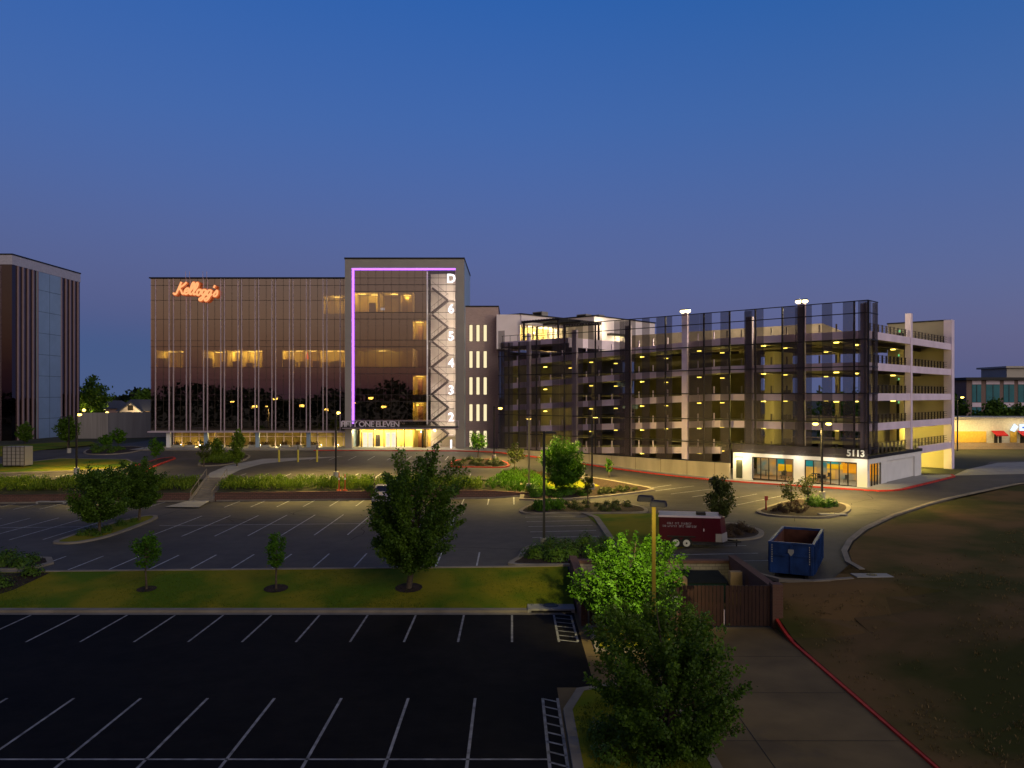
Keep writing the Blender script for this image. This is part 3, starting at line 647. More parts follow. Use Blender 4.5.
tree('young_tree', 'thin olive tree left of the pointed one, before the glass wall', T(204, 467), 3.8, .9, 1.3, M_LEAF_OLIVE, 30, 30, .24, 58, tuft=.4)
tree('young_tree', 'small dim tree at the near corner of the glass building', T(156, 462), 3.4, 1.0, 1.0, M_LEAF, 30, 30, .24, 59, tuft=.4)
tree('tree', 'dark round tree before the corner fins of the far building', T(68, 448), 5.4, 1.9, 1.6, M_LEAF_DK, 60, 60, .32, 60, tuft=.3)
tree('tree', 'squat tree at the foot of the far building corner by the pavement', T(25, 443), 3.8, 1.5, .6, M_LEAF_DK, 50, 50, .3, 61, tuft=.3)
tree('young_tree', 'small leafy tree before the dark boundary wall', T(118, 447), 3.2, 1.3, .9, M_LEAF, 30, 40, .3, 62, tuft=.35)
tree('young_tree', 'low thin tree between the driveway bed and the dark boundary wall', T(106, 448), 2.2, 1.1, .7, M_LEAF, 24, 30, .3, 63, tuft=.35)

# ================================================================== tower and office block
ZG, FH = 3.5, 4.55
FL = [3.5, 8.0, 12.5, 17.1, 21.6, 26.2, 30.8]
ob = thing('office_building', 'six-storey bronze glass office block with a violet-lit frame and numbered glass staircase', 'office building', (-30, 132, ZG))
KX0, KX1, KY, KT = -60.8, -27.9, 134.0, 32.2
TX0, TX1, TY, TT = -27.7, -7.95, 132.0, 35.2
# long wing
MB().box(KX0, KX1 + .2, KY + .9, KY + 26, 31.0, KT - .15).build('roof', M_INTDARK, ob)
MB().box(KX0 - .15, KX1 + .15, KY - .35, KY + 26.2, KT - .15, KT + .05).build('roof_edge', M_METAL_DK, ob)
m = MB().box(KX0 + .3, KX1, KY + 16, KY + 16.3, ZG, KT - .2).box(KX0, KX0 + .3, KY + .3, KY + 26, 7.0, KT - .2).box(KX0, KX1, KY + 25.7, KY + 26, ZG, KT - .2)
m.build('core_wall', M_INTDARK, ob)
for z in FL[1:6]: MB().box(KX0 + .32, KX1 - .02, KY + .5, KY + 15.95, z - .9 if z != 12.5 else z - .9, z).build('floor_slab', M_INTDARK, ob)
KB = 6.6
g = MB().add([(KX0, KY, KB), (KX1, KY, KB), (KX1, KY, KT - .2), (KX0, KY, KT - .2)], [(0, 1, 2, 3)]); g.build('curtain_glass', M_GLASS, ob)
m = MB()
for z in [6.7, 8.0, 11.6, 12.5, 15.0, 17.1, 20.6, 21.6, 25.2, 28.4, 30.9]: m.box(KX0, KX1, KY - .05, KY + .05, z - .03, z + .03)
x = KX0 + .72
while x < KX1: m.box(x - .02, x + .02, KY - .045, KY + .045, KB, KT - .2); x += 1.44
m.build('mullion_grid', M_BRONZE, ob)
for i, px in enumerate([155.7, 169.4, 173.7, 186.6, 190.5, 203.8, 207.7, 221, 224.6, 238.2, 241.8, 255.3, 258.9, 272.1, 275.8, 289.6, 293.2, 306.5, 310.3, 323.2, 327, 340.3]):
    x = (px - 512) * KY / FPX; tp = KT + 1.0 if i in (3, 4, 5, 6) else KT - .16
    MB().box(x - .055, x + .055, KY - .17, KY - .05, 6.35, tp if tp < KT else KT - .16).build('fin', M_LILAC, ob)
    if tp > KT: MB().box(x - .03, x + .03, KY - .42, KY - .37, KT - .16, tp).build('roof_rod', M_LILAC, ob)
MB().box(KX0 - .3, KX1 + .2, KY - .55, KY + .3, 6.18, 6.38).build('canopy_edge', M_LILAC, ob)
MB().box(KX0 - .1, KX1 + .2, KY + .3, KY + 8, 6.2, 6.9).build('soffit', M_GREYPANEL, ob)
# lit office floors behind the glass
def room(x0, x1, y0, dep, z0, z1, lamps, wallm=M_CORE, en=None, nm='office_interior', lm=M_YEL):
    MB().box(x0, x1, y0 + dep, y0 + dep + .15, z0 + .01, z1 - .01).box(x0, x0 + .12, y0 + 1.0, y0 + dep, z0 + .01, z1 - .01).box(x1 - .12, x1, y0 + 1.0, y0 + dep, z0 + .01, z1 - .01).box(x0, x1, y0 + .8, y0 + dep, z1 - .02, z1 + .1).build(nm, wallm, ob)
    for (lx, ly) in lamps:
        if lm is M_YEL: light('POINT', ob, (lx, y0 + ly, z1 - .5), 62, (1, .84, .24), shadow_soft_size=.25)
    for (lx, ly) in lamps: MB().box(lx - .6, lx + .6, y0 + ly - .12, y0 + ly + .12, z1 - .12, z1 - .05).build('ceiling_light', lm, ob)
rr = random.Random(5); z0, z1 = 17.1, 20.0
xs_ = [KX0 + .5, KX0 + 5.2, KX0 + 8.2, KX0 + 12.4, KX0 + 14.8, KX0 + 18.6, KX0 + 21.8, KX0 + 25.6, KX0 + 28.2, KX1 - .1]
for i in range(9):
    xa, xb = xs_[i], xs_[i + 1]; dp = rr.choice([4, 6, 9])
    if i in (1, 5):
        MB().box(xa, xb, KY + 3, KY + 3.2, z0, z1 + .8).build('office_interior', M_INTDARK, ob); continue
    room(xa, xb, KY, dp, z0, z1, [(xa + (xb - xa) * q, dp * rr.uniform(.3, .8)) for q in ((.3, .75) if i in (0, 2, 3, 4, 6, 8) else (.5,))])
for i in range(16):   # desks, cabinets and partitions silhouetted
    x = rr.uniform(KX0 + 1, KX1 - 1); hh = rr.uniform(.7, 1.9); MB().box(x - rr.uniform(.3, 1.0), x + .5, KY + 1.2 + rr.random() * 2, KY + 3.5, z0, z0 + hh).build('desk', M_INTDARK, ob)
MB().cyl(-34.9, KY + 1.6, 18.6, 19.7, .28, .1).build('red_pendant_lamp', emat('red_pendant', (1, .12, .04), 1.6), ob)
room(KX1 - 4.2, KX1 - .1, KY, 5, 26.2, 29.3, [(KX1 - 2, 2.5)], en=1)
# ground floor, set back
MB().box(KX0 + 2.7, KX1 + .2, KY + 8.5, KY + 8.7, ZG, 6.2).build('lobby_wall', pmat('lobby_dim_wall', (.20, .15, .05), .9, 0, .4, .6), ob)
MB().add([(KX0 + 2.6, KY + 3.0, ZG), (KX1, KY + 3.0, ZG), (KX1, KY + 3.0, 6.2), (KX0 + 2.6, KY + 3.0, 6.2)], [(0, 1, 2, 3)]).build('lobby_glass', M_GLASS_C, ob)
m = MB(); x = KX0 + 2.6
while x < KX1: m.box(x - .05, x + .05, KY + 2.9, KY + 2.99, ZG, 6.2); x += 1.46
m.box(KX0 + 2.6, KX1, KY + 2.9, KY + 2.985, 5.3, 5.4); m.build('lobby_mullions', M_LILAC, ob)
for px in (168.5, 206.0, 257.5, 308.5): x = (px - 512) * 134.5 / FPX; MB().box(x - .3, x + .3, KY + .3, KY + .9, ZG, 6.2).build('column', M_BLUEGREY if px > 169 else M_WHITE, ob)
for i in range(11): x = KX0 + 3.5 + i * 2.85; MB().box(x, x + 1.3, KY + 5, KY + 5.3, 5.95, 6.1).build('ceiling_light', M_YEL, ob)
MB().box(KX0 + 2.6, KX0 + 9.5, KY + 3.3, KY + 3.5, ZG, 6.2).build('curtain', pmat('gold_curtain', (.6, .42, .12), .9, 0, .5, 3, 0, None, .2, 2, (6, 1, .1)), ob)
MB().box(KX1 - 7.0, KX1 - .2, KY + 3.6, KY + 3.8, ZG, 6.2).build('lobby_panel', pmat('gold_lit_panel', (.65, .5, .2), .8, 0, .1, 1), ob)
pl = thing('planter_bench', 'row of low warm-lit planters along the foot of the glass wing', 'planter', (-52, KY + 1.3, ZG + .13), group='planters along the glass wing')
MB().box(-52.8, -51.3, KY + 1.0, KY + 1.6, ZG + .0, ZG + .5).build('box', M_WALK, pl)
o = leafcloud('plants', np.random.default_rng(2).normal(size=(160, 3)) * np.array([.35, .2, .16]) + np.array([0, 0, .62]), .22, M_LEAF_RUST, pl, 3)
for x in (-57.3, -54.0, -50.6, -47.0, -43.5, -40, -36.5, -33, -30): light('POINT', ob, (x, KY + 2.2, ZG + .35), 22, (1, .76, .32), shadow_soft_size=.08)
for i, x in enumerate((-56.8, -54.6, -49.5, -44, -41.8, -38.5, -36.4, -33.6)): copy_tree(pl, (x, KY + 1.3, ZG + .13))
for x in (-56, -51, -46, -41, -36, -31): light('POINT', ob, (x, KY + 4.6, 5.4), 60, (1, .72, .24), shadow_soft_size=.12)

# tower
MB().box(TX0, TX1, TY + 18.8, TY + 19.0, ZG, TT - .2).box(TX1 - .3, TX1, TY + 1.5, TY + 18.8, ZG, TT - .2).build('side_wall', M_BLUEGREY, ob)
MB().box(TX0 - .1, TX1 + .1, TY - .1, TY + 19.1, TT - .2, TT + .05).build('parapet_cap', M_METAL_DK, ob)
MB().box(TX0, TX0 + 1.15, TY, TY + 1.5, ZG, TT - .2).box(TX1 - 1.4, TX1, TY, TY + 1.5, ZG, TT - .2).box(TX0 + 1.15, TX1 - 1.4, TY, TY + 1.5, 33.5, TT - .2).build('frame', M_GREYPANEL, ob)
MB().box(TX0, TX0 + .3, TY + 1.5, TY + 18.8, ZG, TT - .2).build('side_wall', M_BLUEGREY, ob)
GX0, GX1, GY_ = TX0 + 1.15, TX1 - 1.4, TY + .45
SX = (427.3 - 512) * GY_ / FPX
MB().box(GX0 + .03, GX0 + .33, TY + .02, TY + .3, 7.7, 33.49).box(GX0 + .33, GX1, TY + .02, TY + .3, 33.22, 33.49).build('violet_led_line', M_LED, ob)
MB().add([(GX0, GY_, 7.6), (SX, GY_, 7.6), (SX, GY_, 33.5), (GX0, GY_, 33.5)], [(0, 1, 2, 3)]).build('curtain_glass', M_GLASS_T, ob)
MB().add([(SX, GY_, 3.5), (GX1, GY_, 3.5), (GX1, GY_, 33.5), (SX, GY_, 33.5)], [(0, 1, 2, 3)]).build('stair_glass', M_GLASS_STAIR, ob)
m = MB()
for f in FL[1:]:
    for z in (f, f - 1.1 if f > 9 else f): m.box(GX0, GX1, GY_ - .06, GY_ - .01, z - .04, z + .04)
m.box(GX0, GX1, GY_ - .06, GY_ - .01, 31.9, 31.96)
x = GX0 + 1.3
while x < GX1: m.box(x - .02, x + .02, GY_ - .055, GY_ - .012, 7.6, 33.5); x += 1.3
m.build('mullion_grid', M_BRONZE, ob)
MB().box(SX - .1, SX + .1, GY_ - .12, GY_ + .1, 7.6, 33.0).build('white_divider', pmat('white_metal', (.8, .75, .8), .5), ob)
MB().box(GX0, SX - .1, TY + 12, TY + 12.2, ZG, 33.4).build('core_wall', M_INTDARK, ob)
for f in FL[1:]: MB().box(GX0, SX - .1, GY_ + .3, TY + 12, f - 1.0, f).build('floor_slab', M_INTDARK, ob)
lamps6 = [(GX0 + 1.2, 2.2), (GX0 + 3.2, 3.4), (GX0 + 6.6, 2.6), (GX0 + 8.6, 4)]
room(GX0 + .1, GX0 + 4.2, GY_, 5, 26.2, 29.6, lamps6[:2]); room(GX0 + 4.2, GX0 + 7.6, GY_, 7, 26.2, 29.6, lamps6[2:3]); room(GX0 + 7.6, GX0 + 9.9, GY_, 4, 26.2, 29.6, lamps6[3:])
MB().box(GX0 + 2.5, GX0 + 3.6, GY_ + 1.5, GY_ + 1.6, 26.4, 28).build('desk', M_INTDARK, ob); MB().box(GX0 + 4.5, GX0 + 5.2, GY_ + 1.2, GY_ + 1.3, 26.7, 27.1).build('screen', emat('screen_white', (.8, .8, 1), .7), ob)
room(GX0 + .1, GX0 + 9.9, GY_, 9, 17.1, 20.2, [(GX0 + 4, 6)])
for z in (8.0, 12.5, 21.6, 3.5):   # lift lobbies
    xa = (411.8 - 512) * GY_ / FPX; xb = (425.6 - 512) * GY_ / FPX
    room(xa, xb, GY_, 3.0, z, z + 3.2, [((xa + xb) / 2, 1.5)], M_CORE)
    MB().box(xa + .75, xb - .75, GY_ + 2.6, GY_ + 2.9, z + .05, z + 2.6).build('lift_door', pmat('lift_door', (.20, .08, .06), .5), ob)
# staircase
MB().box(SX + .05, GX1, TY + 5.6, TY + 5.8, ZG, 33.4).box(GX1 - .15, GX1 - .02, TY + 1.0, TY + 5.6, ZG, 33.4).build('stair_wall', pmat('stair_wall_paint', (.78, .72, .66), .9, 0, .04, .5), ob)
sx0, sx1 = SX + .5, SX + 3.3
for i in range(6):
    za, zb = FL[i], FL[i + 1] if i < 5 else FL[5] + 4.55; zm = (za + zb) / 2
    MB().bar((sx0, TY + 2.0, za + .05), (sx1, TY + 2.0, zm), .12, .34).bar((sx0, TY + 3.1, za + .05), (sx1, TY + 3.1, zm), .12, .34).build('stringer', pmat('stair_steel', (.05, .042, .045), .5, .2, .1, 1), ob)
    MB().bar((sx1, TY + 3.4, zm), (sx0, TY + 3.4, zb - .05), .12, .34).bar((sx1, TY + 4.6, zm), (sx0, TY + 4.6, zb - .05), .12, .34).build('stringer', pmat('stair_steel', (.05, .042, .045), .5, .2, .1, 1), ob)
    r = MB().bar((sx0, TY + 1.95, za + 1.1), (sx1, TY + 1.95, zm + 1.05), .05).bar((sx1, TY + 3.35, zm + 1.05), (sx0, TY + 3.35, zb + 1.0), .05)
    for q in range(6): t = q / 5; r.bar((sx0 + (sx1 - sx0) * t, TY + 1.95, za + (zm - za) * t), (sx0 + (sx1 - sx0) * t, TY + 1.95, za + (zm - za) * t + 1.08), .03)
    r.build('stair_railing', M_BRONZE, ob)
    s_ = MB()
    for q in range(11):
        t = (q + .5) / 11; s_.box(sx0 + (sx1 - sx0) * q / 11, sx0 + (sx1 - sx0) * (q + 1) / 11 + .03, TY + 2.07, TY + 3.03, za + (zm - za) * t - .03, za + (zm - za) * t + .03)
        s_.box(sx0 + (sx1 - sx0) * q / 11, sx0 + (sx1 - sx0) * (q + 1) / 11 + .03, TY + 3.47, TY + 4.53, zb - (zb - zm) * t - .03, zb - (zb - zm) * t + .03)
    s_.build('treads', M_GREYPANEL, ob)
    MB().box(sx1, sx1 + 1.0, TY + 1.9, TY + 4.7, zm - .12, zm).build('landing', M_GREYPANEL, ob)
    if i: MB().box(SX + .1, sx0 + .1, TY + 1.4, TY + 4.7, za - .15, za).build('landing', M_GREYPANEL, ob)
    light('POINT', ob, (sx1 + .5, TY + 1.5, za + 3.6), 235, (1, .84, .62), shadow_soft_size=.3)
for (c, z) in (('D', 31.15), ('6', 26.1), ('5', 21.55), ('4', 17.1), ('3', 12.6), ('2', 8.1), ('1', 3.6)):
    text('lit_floor_mark', c, 2.05, .03, M_NUM, upright((451 - 512) * TY / FPX, TY + .2, z), ob, 'CENTER', offset=.028)
# entrance canopy with standing letters
MB().box(TX0 + .3, TX1 - .9, TY - 2.6, TY + .35, 6.9, 7.35).build('entrance_canopy', M_METAL_DK, ob)
MB().box(TX0 + .1, TX1 - .7, TY - 2.72, TY - 2.6, 7.02, 7.12).build('canopy_edge', M_LILAC, ob)
text('canopy_letters', 'FIFTY ONE ELEVEN', 1.28, .08, pmat('steel_letters', (.75, .66, .75), .5, .1, .05, 1), upright((340.5 - 512) * 129.4 / FPX, TY - 2.66, 7.30), ob, 'LEFT', offset=.012, spacing=.88)
MB().box(TX0 + .1, TX1 - .7, TY - 2.60, TY - 2.5, 8.22, 8.30).box(TX0 + .1, TX0 + .2, TY - 2.6, TY - 2.5, 7.35, 8.22).box(TX1 - .8, TX1 - .7, TY - 2.6, TY - 2.5, 7.35, 8.22).build('canopy_rail', M_LILAC, ob)
m = MB().box(GX0, SX, TY + 3.0, TY + 3.2, 6.6, 7.6); m.build('lobby_header', M_METAL_DK, ob)
MB().box(GX0, SX, TY + 7, TY + 7.2, ZG, 6.9).build('lobby_wall', pmat('lobby_gold', (.75, .52, .14), .8, 0, .3, 1.2, 0, None, .3, 3, (1, 1, .3)), ob)
MB().box(GX0, SX, TY + 3.2, TY + 7, 6.85, 6.95).build('lobby_ceiling', M_WHITE, ob)
MB().add([(GX0, TY + 3.1, ZG), (SX, TY + 3.1, ZG), (SX, TY + 3.1, 6.6), (GX0, TY + 3.1, 6.6)], [(0, 1, 2, 3)]).build('lobby_glass', M_GLASS_C, ob)
for px in (362.5, 367.8, 385.5, 391.0):
    x = (px - 512) * 135 / FPX; MB().box(x, x + .75, TY + 3.4, TY + 3.5, ZG + .1, 6.1).build('lobby_door_panel', emat('glowing_door_panel', (1, .93, .72), 1.0), ob)  # white door parts; the lobby light on them is put in as a glow
for px in (357, 361.3, 373.5, 384, 396.5, 404.5, 414): x = (px - 512) * 135 / FPX; MB().box(x - .07, x + .07, TY + 2.98, TY + 3.08, ZG, 6.6).build('lobby_mullion', M_BRONZE, ob)
MB().box(-23.5, -22.8, TY + 5.2, TY + 5.8, ZG, 5.6).build('lobby_sculpture', M_INTDARK, ob)
for px in (365, 380, 395, 408, 420): light('POINT', ob, ((px - 512) * 136 / FPX, TY + 4.8, 6.2), 210, (1, .80, .38), shadow_soft_size=.3)
al = light('AREA', ob, (GX0 + .14, TY - .02, 20.5), 300, (.50, .16, 1), shape='RECTANGLE', size=.12, size_y=25); al.rotation_euler = (R(90), 0, 0)
al = light('AREA', ob, (GX0 + 7.5, TY - .02, 33.36), 120, (.50, .16, 1), shape='RECTANGLE', size=15, size_y=.12); al.rotation_euler = (R(90), 0, 0)
for x in (-24, -19, -13): light('POINT', ob, (x, TY - 1.0, 6.6), 45, (1, .80, .45), shadow_soft_size=.2)
for px, yy in ((408, 426), (411, 427)): x = (px - 512) * TY / FPX; MB().cyl(x + 2.2, TY + 2, ZG, 6.9, .18).build('column', M_METAL_DK, ob)
# brick wing with slit windows
bx0, bx1, by, bt = TX1 + .0, -2.35, 136.0, 27.5
MB().box(bx0, bx1, by, by + 14, ZG - .5, bt).build('brick_wing', M_BRICKP, ob)
MB().box(bx0 - .0, bx1 + .12, by - .1, by + 14.1, bt, bt + .22).build('wing_cap', M_METAL_DK, ob)
for (ya, yb) in ((325, 341.3), (351.2, 367.8), (377.3, 394.6), (404.3, 421), (430.8, 447.6)):
    for px in (471, 478, 485.2):
        x = (px - 512) * by / FPX; za = CAMZ - (yb - HZ) * by / FPX; zb = CAMZ - (ya - HZ) * by / FPX
        f = MB().box(x - .33, x + .33, by - .04, by - .003, za - .06, zb + .06).build('slit_window', M_BRONZE, ob)
        MB().box(x - .26, x + .26, by - .06, by - .042, za, zb).build('pane', M_SLIT, f)
# script sign on the roof line: strokes built as glowing tubes
def script_sign():
    sg = thing('illuminated_sign', 'glowing orange script name sign high on the glass wing', 'sign', (-57.5, KY - .55, 28.7))
    L = {'K': [[(0.1, 0), (.35, 1.0), (.42, 1.35)], [(1.0, 1.3), (.7, .95), (.25, .65)], [(.28, .66), (.6, .3), (.75, .02), (1.0, 0.05)], [(-.25, .1), (-.1, -.05), (.1, 0)]],
         'e': [[(.05, .3), (.42, .42), (.38, .68), (.15, .6), (.05, .25), (.22, .02), (.55, .2)]],
         'l': [[(0, .2), (.38, .85), (.42, 1.3), (.24, 1.3), (.12, .6), (.14, .08), (.38, .12)]],
         'o': [[(.3, .66), (.08, .45), (.1, .08), (.34, .04), (.48, .4), (.3, .66), (.6, .5)]],
         'g': [[(.46, .6), (.16, .62), (.05, .25), (.22, .05), (.42, .3), (.5, .66)], [(.48, .6), (.36, -.2), (.1, -.55), (-.12, -.4), (.2, -.15), (.62, .2)]],
         "'": [[(.16, 1.25), (.06, .95)]],
         's': [[(0, .15), (.32, .68), (.42, .3), (.25, .02), (0, .08)]]}
    adv = {'K': .92, 'e': .52, 'l': .42, 'o': .55, 'g': .6, "'": .16, 's': .5}
    x = 0; bx, bz, k = -56.3, 29.2, 1.5; glow = MB(); core = MB()
    for ch in ["K", "e", "l", "l", "o", "g", "g", "'", "s"]:
        for st in L[ch]:
            q = []
            for i in range(len(st) - 1):
                for j in range(4):
                    a, b = Vector(st[max(0, i - 1)]), Vector(st[i]); c, d = Vector(st[i + 1]), Vector(st[min(len(st) - 1, i + 2)]); t = j / 4
                    q.append(.5 * (2 * b + (c - a) * t + (2 * a - 5 * b + 4 * c - d) * t * t + (-a + 3 * b - 3 * c + d) * t ** 3))
            q.append(Vector(st[-1]))
            w3 = [(bx + k * (x + p.x + .18 * p.y), KY - .62, bz + k * (p.y * .98 - .07 * (x - 2))) for p in q]
            glow.tube([(a, b + .10, c) for a, b, c in w3], .30, 6); core.tube([(a, b - .16, c) for a, b, c in w3], .16, 6)
        x += adv[ch]
    glow.build('letter_outline', M_BRAND2, sg); core.build('letter_strokes', M_BRAND, sg)
    for px in (180, 196, 210): light('POINT', sg, ((px - 512) * 133 / FPX, KY - 1.6, 29.8), 6, (1, .3, .1), shadow_soft_size=.5)
script_sign()

# ================================================================== parking garage
C0 = Vector((40.0, 89.5, 0)); AX = math.atan2(-.6916, .7223)
GM = Matrix.Translation(C0) @ Matrix.Rotation(AX, 4, 'Z')        # local x runs from -58.6 (far end) to 0 (corner); local y goes back
pg = thing('parking_garage', 'five-level concrete parking garage with dark perforated screens and a white shop at its corner', 'parking garage', (40, 89.5, 1.96), AX)
def G(x, y): v = GM @ Vector((x, y, 0)); return v.x, v.y
LG, WG = 58.6, 33.9
def xg(px):   # pixel column on the front plane -> local x, for laying out the bays
    u = (px - 512) / FPX; return -(58.56 - ((u * 130 + 2.29) / (.7223 + .6916 * u)))
LEV = [5.75, 9.15, 12.62, 16.15, 19.75]
def drop(x): return -.053 * max(0, (-18.6 - x)) if x > -54 else -.053 * 35.4
RX = -18.6
for i, zt in enumerate(LEV):
    zs0, zs1 = zt - .45, zt - .2
    MB(GM).box(RX, -.62, .85, WG, zs0, zs1).build('deck', M_SLAB, pg)
    MB(GM).skewbox(-58.4, RX, .85, 12.0, zs0 + drop(-53.9), zs1 + drop(-53.9), zs0, zs1).build('ramp_deck', M_SLAB, pg)
    MB(GM).box(-58.4, RX, 12.3, WG, zs0 + .0, zs1 + .0).build('deck', M_SLAB, pg)
    if i: MB(GM).box(RX, -.62, .6, .84, zt - .88, zt).build('spandrel', M_PRECAST, pg)
    MB(GM).skewbox(-58.4, RX, .6, .84, zt - .88 + drop(-53.9), zt + drop(-53.9), zt - .88, zt).build('spandrel', M_PRECAST, pg)
    if i: MB(GM).box(-.6, -.36, .6, WG - .8, zt - .88, zt).build('side_spandrel', M_PRECAST, pg)
    else: MB(GM).box(-.6, -.36, 18.9, WG - .8, zt - .95, zt).build('side_spandrel', M_PRECAST, pg)
    if i < 4: MB(GM).box(-41, RX + 2, 16.6, 16.9, zt - .9, zt + .5).build('ramp_wall', M_SLAB, pg)
    MB(GM).box(-58.4, -9.4, WG - .3, WG, zt - .88, zt).build('rear_spandrel', M_PRECAST, pg)
    r = MB(GM); x = RX   # bollard-like rail posts on top of the front spandrel
    for k in range(9): xx = -1.9 - k * 2.0; r.box(xx - .08, xx + .08, .86, 1.0, zt - .2, zt + .95)
    r.build('rail_posts', M_SLAB, pg)
    r = MB(GM); yy = 1.6
    while yy < WG - 1.5: r.box(-.9, -.74, yy - .12, yy + .02, zt - .2, zt + 1.0); yy += 1.35
    for zz in (.35, .65, .95): r.box(-.86, -.80, .9, WG - 1, zt + zz - .02, zt + zz + .02)
    r.build('side_rail_posts', M_BRONZE if i > 0 else M_SLAB, pg)
    r = MB(GM)
    for k in range(16): xx = RX - 1.2 - k * 2.35; dd = drop(xx); r.box(xx - .07, xx + .07, .86, 1.0, zt - .2 + dd, zt + 1.0 + dd)
    r.build('rail_posts', M_PRECAST, pg)
    for k in range(7):   # beams under the decks
        xx = -4.6 - k * 4.7; MB(GM).box(xx - .18, xx + .18, 1.0, WG - .5, zs0 - .5, zs0 - .002).build('ceiling_beam', M_SLAB, pg) if xx > RX else None
    xl = -5.2; 
    while xl > -57:
        for yl in ((4.2, 10.5, 24.0)):
            if (i + int(-xl)) % 1 == 0 and not (yl > 20 and xl < -20):
                zl = zs0 + (drop(xl) if yl < 12 and xl < RX else 0)
                MB(GM).box(xl - .28, xl + .28, yl - .10, yl + .10, zl - .62, zl - .5).build('fixture', M_YELG, pg)
                if yl in (4.2, 10.5) and i and True: light('POINT', pg, tuple(GM @ Vector((xl, yl, zl - .85))), (54 if xl > -20 else 34) * (1.8 if i < 3 else 1), (1, .82, .18), shadow_soft_size=.3)
                if yl > 20: light('POINT', pg, tuple(GM @ Vector((xl, yl, zl - .85))), 75 if i else 300, (1, .80, .20), shadow_soft_size=.3)
        xl -= 9.35
for px in (527.5, 573.5, 627, 684, 748.5, 800.5): 
    x = xg(px); tp = 22.2 if px not in (684, 800.5) else 23.3
    wd = .30 if px < 540 else .42
    MB(GM).box(x - wd, x + wd, .12, .58, 2.0, tp).build('column', M_PRECAST, pg)
for x in (-6, -15.3, -24.6, -33.9, -43.2, -52.5):
    for y in (17.3, 30): MB(GM).box(x - .3, x + .3, y, y + .6, 1.5, LEV[4] - .5).build('inner_column', M_TAN, pg)
MB(GM).box(-.95, -.3, .3, .95, 2, 22.8).build('corner_column', M_PRECAST, pg)
MB(GM).box(-1.0, -.30, 15.6, 16.3, 5.3, 22.8).build('side_column', M_PRECAST, pg)
MB(GM).box(-1.3, -.25, WG - .8, WG + .5, 1.6, 23.2).build('corner_column', M_PRECAST, pg)
MB(GM).box(-9.2, -1.3, WG - .1, WG + .25, 1.6, 23.1).build('rear_wall', pmat('rear_wall_paint', (.50, .42, .30), .85, 0, .1, .4), pg)
MB(GM).box(-9.3, -1.2, WG - .2, WG + .4, 23.1, 23.3).build('rear_wall_cap', M_METAL_DK, pg)
MB(GM).box(-9.2, -8.9, 26, WG - .1, 1.6, 16).build('stair_wall', M_SLAB, pg)
for z in LEV[:]:
    MB(GM).box(-7.9, -6.9, WG - .2, WG - .105, z - .2, z + 1.95).build('stair_door', M_INTDARK, pg)
    MB(GM).box(-7.6, -7.2, WG - .35, WG - .21, z + 2.1, z + 2.35).build('exit_sign', M_GREENX, pg)
for (z, e) in ((3.9, 420), (7.8, 260)): light('POINT', pg, tuple(GM @ Vector((-4.5, 29, z))), e, (1, .80, .14), shadow_soft_size=.3)  # extra lights without fixtures, added to brighten the lower rear bays
# middle wall of the top ramp, lit from the roof lamps
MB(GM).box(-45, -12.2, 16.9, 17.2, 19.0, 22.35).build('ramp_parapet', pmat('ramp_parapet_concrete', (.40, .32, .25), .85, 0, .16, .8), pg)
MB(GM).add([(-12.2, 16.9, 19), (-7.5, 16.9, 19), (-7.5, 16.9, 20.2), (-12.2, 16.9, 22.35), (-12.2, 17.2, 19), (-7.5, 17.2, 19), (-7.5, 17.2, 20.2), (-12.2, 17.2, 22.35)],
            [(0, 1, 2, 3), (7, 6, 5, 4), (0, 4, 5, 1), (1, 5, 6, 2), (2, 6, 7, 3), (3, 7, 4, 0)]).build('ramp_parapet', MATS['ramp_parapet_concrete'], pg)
# interior walls catching the light of the fixtures
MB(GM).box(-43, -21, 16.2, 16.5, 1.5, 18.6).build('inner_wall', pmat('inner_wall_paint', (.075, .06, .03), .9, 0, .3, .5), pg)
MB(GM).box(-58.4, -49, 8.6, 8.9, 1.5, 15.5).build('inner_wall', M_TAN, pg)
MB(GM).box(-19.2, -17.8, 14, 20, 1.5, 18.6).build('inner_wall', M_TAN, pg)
MB(GM).box(-58.5, -58.2, 1.2, WG, 1.5, 19.6).build('end_wall', M_SLAB, pg)
for i, z in enumerate((17.3, 13.8, 10.3, 6.9)): MB(GM).box(-44.5 + i, -41.5 + i, 12.1, 12.2, z, z + 1.1).build('wall_sign', pmat('blue_wall_sign', (.10, .16, .42), .5), pg) if i in (1, 2) else None
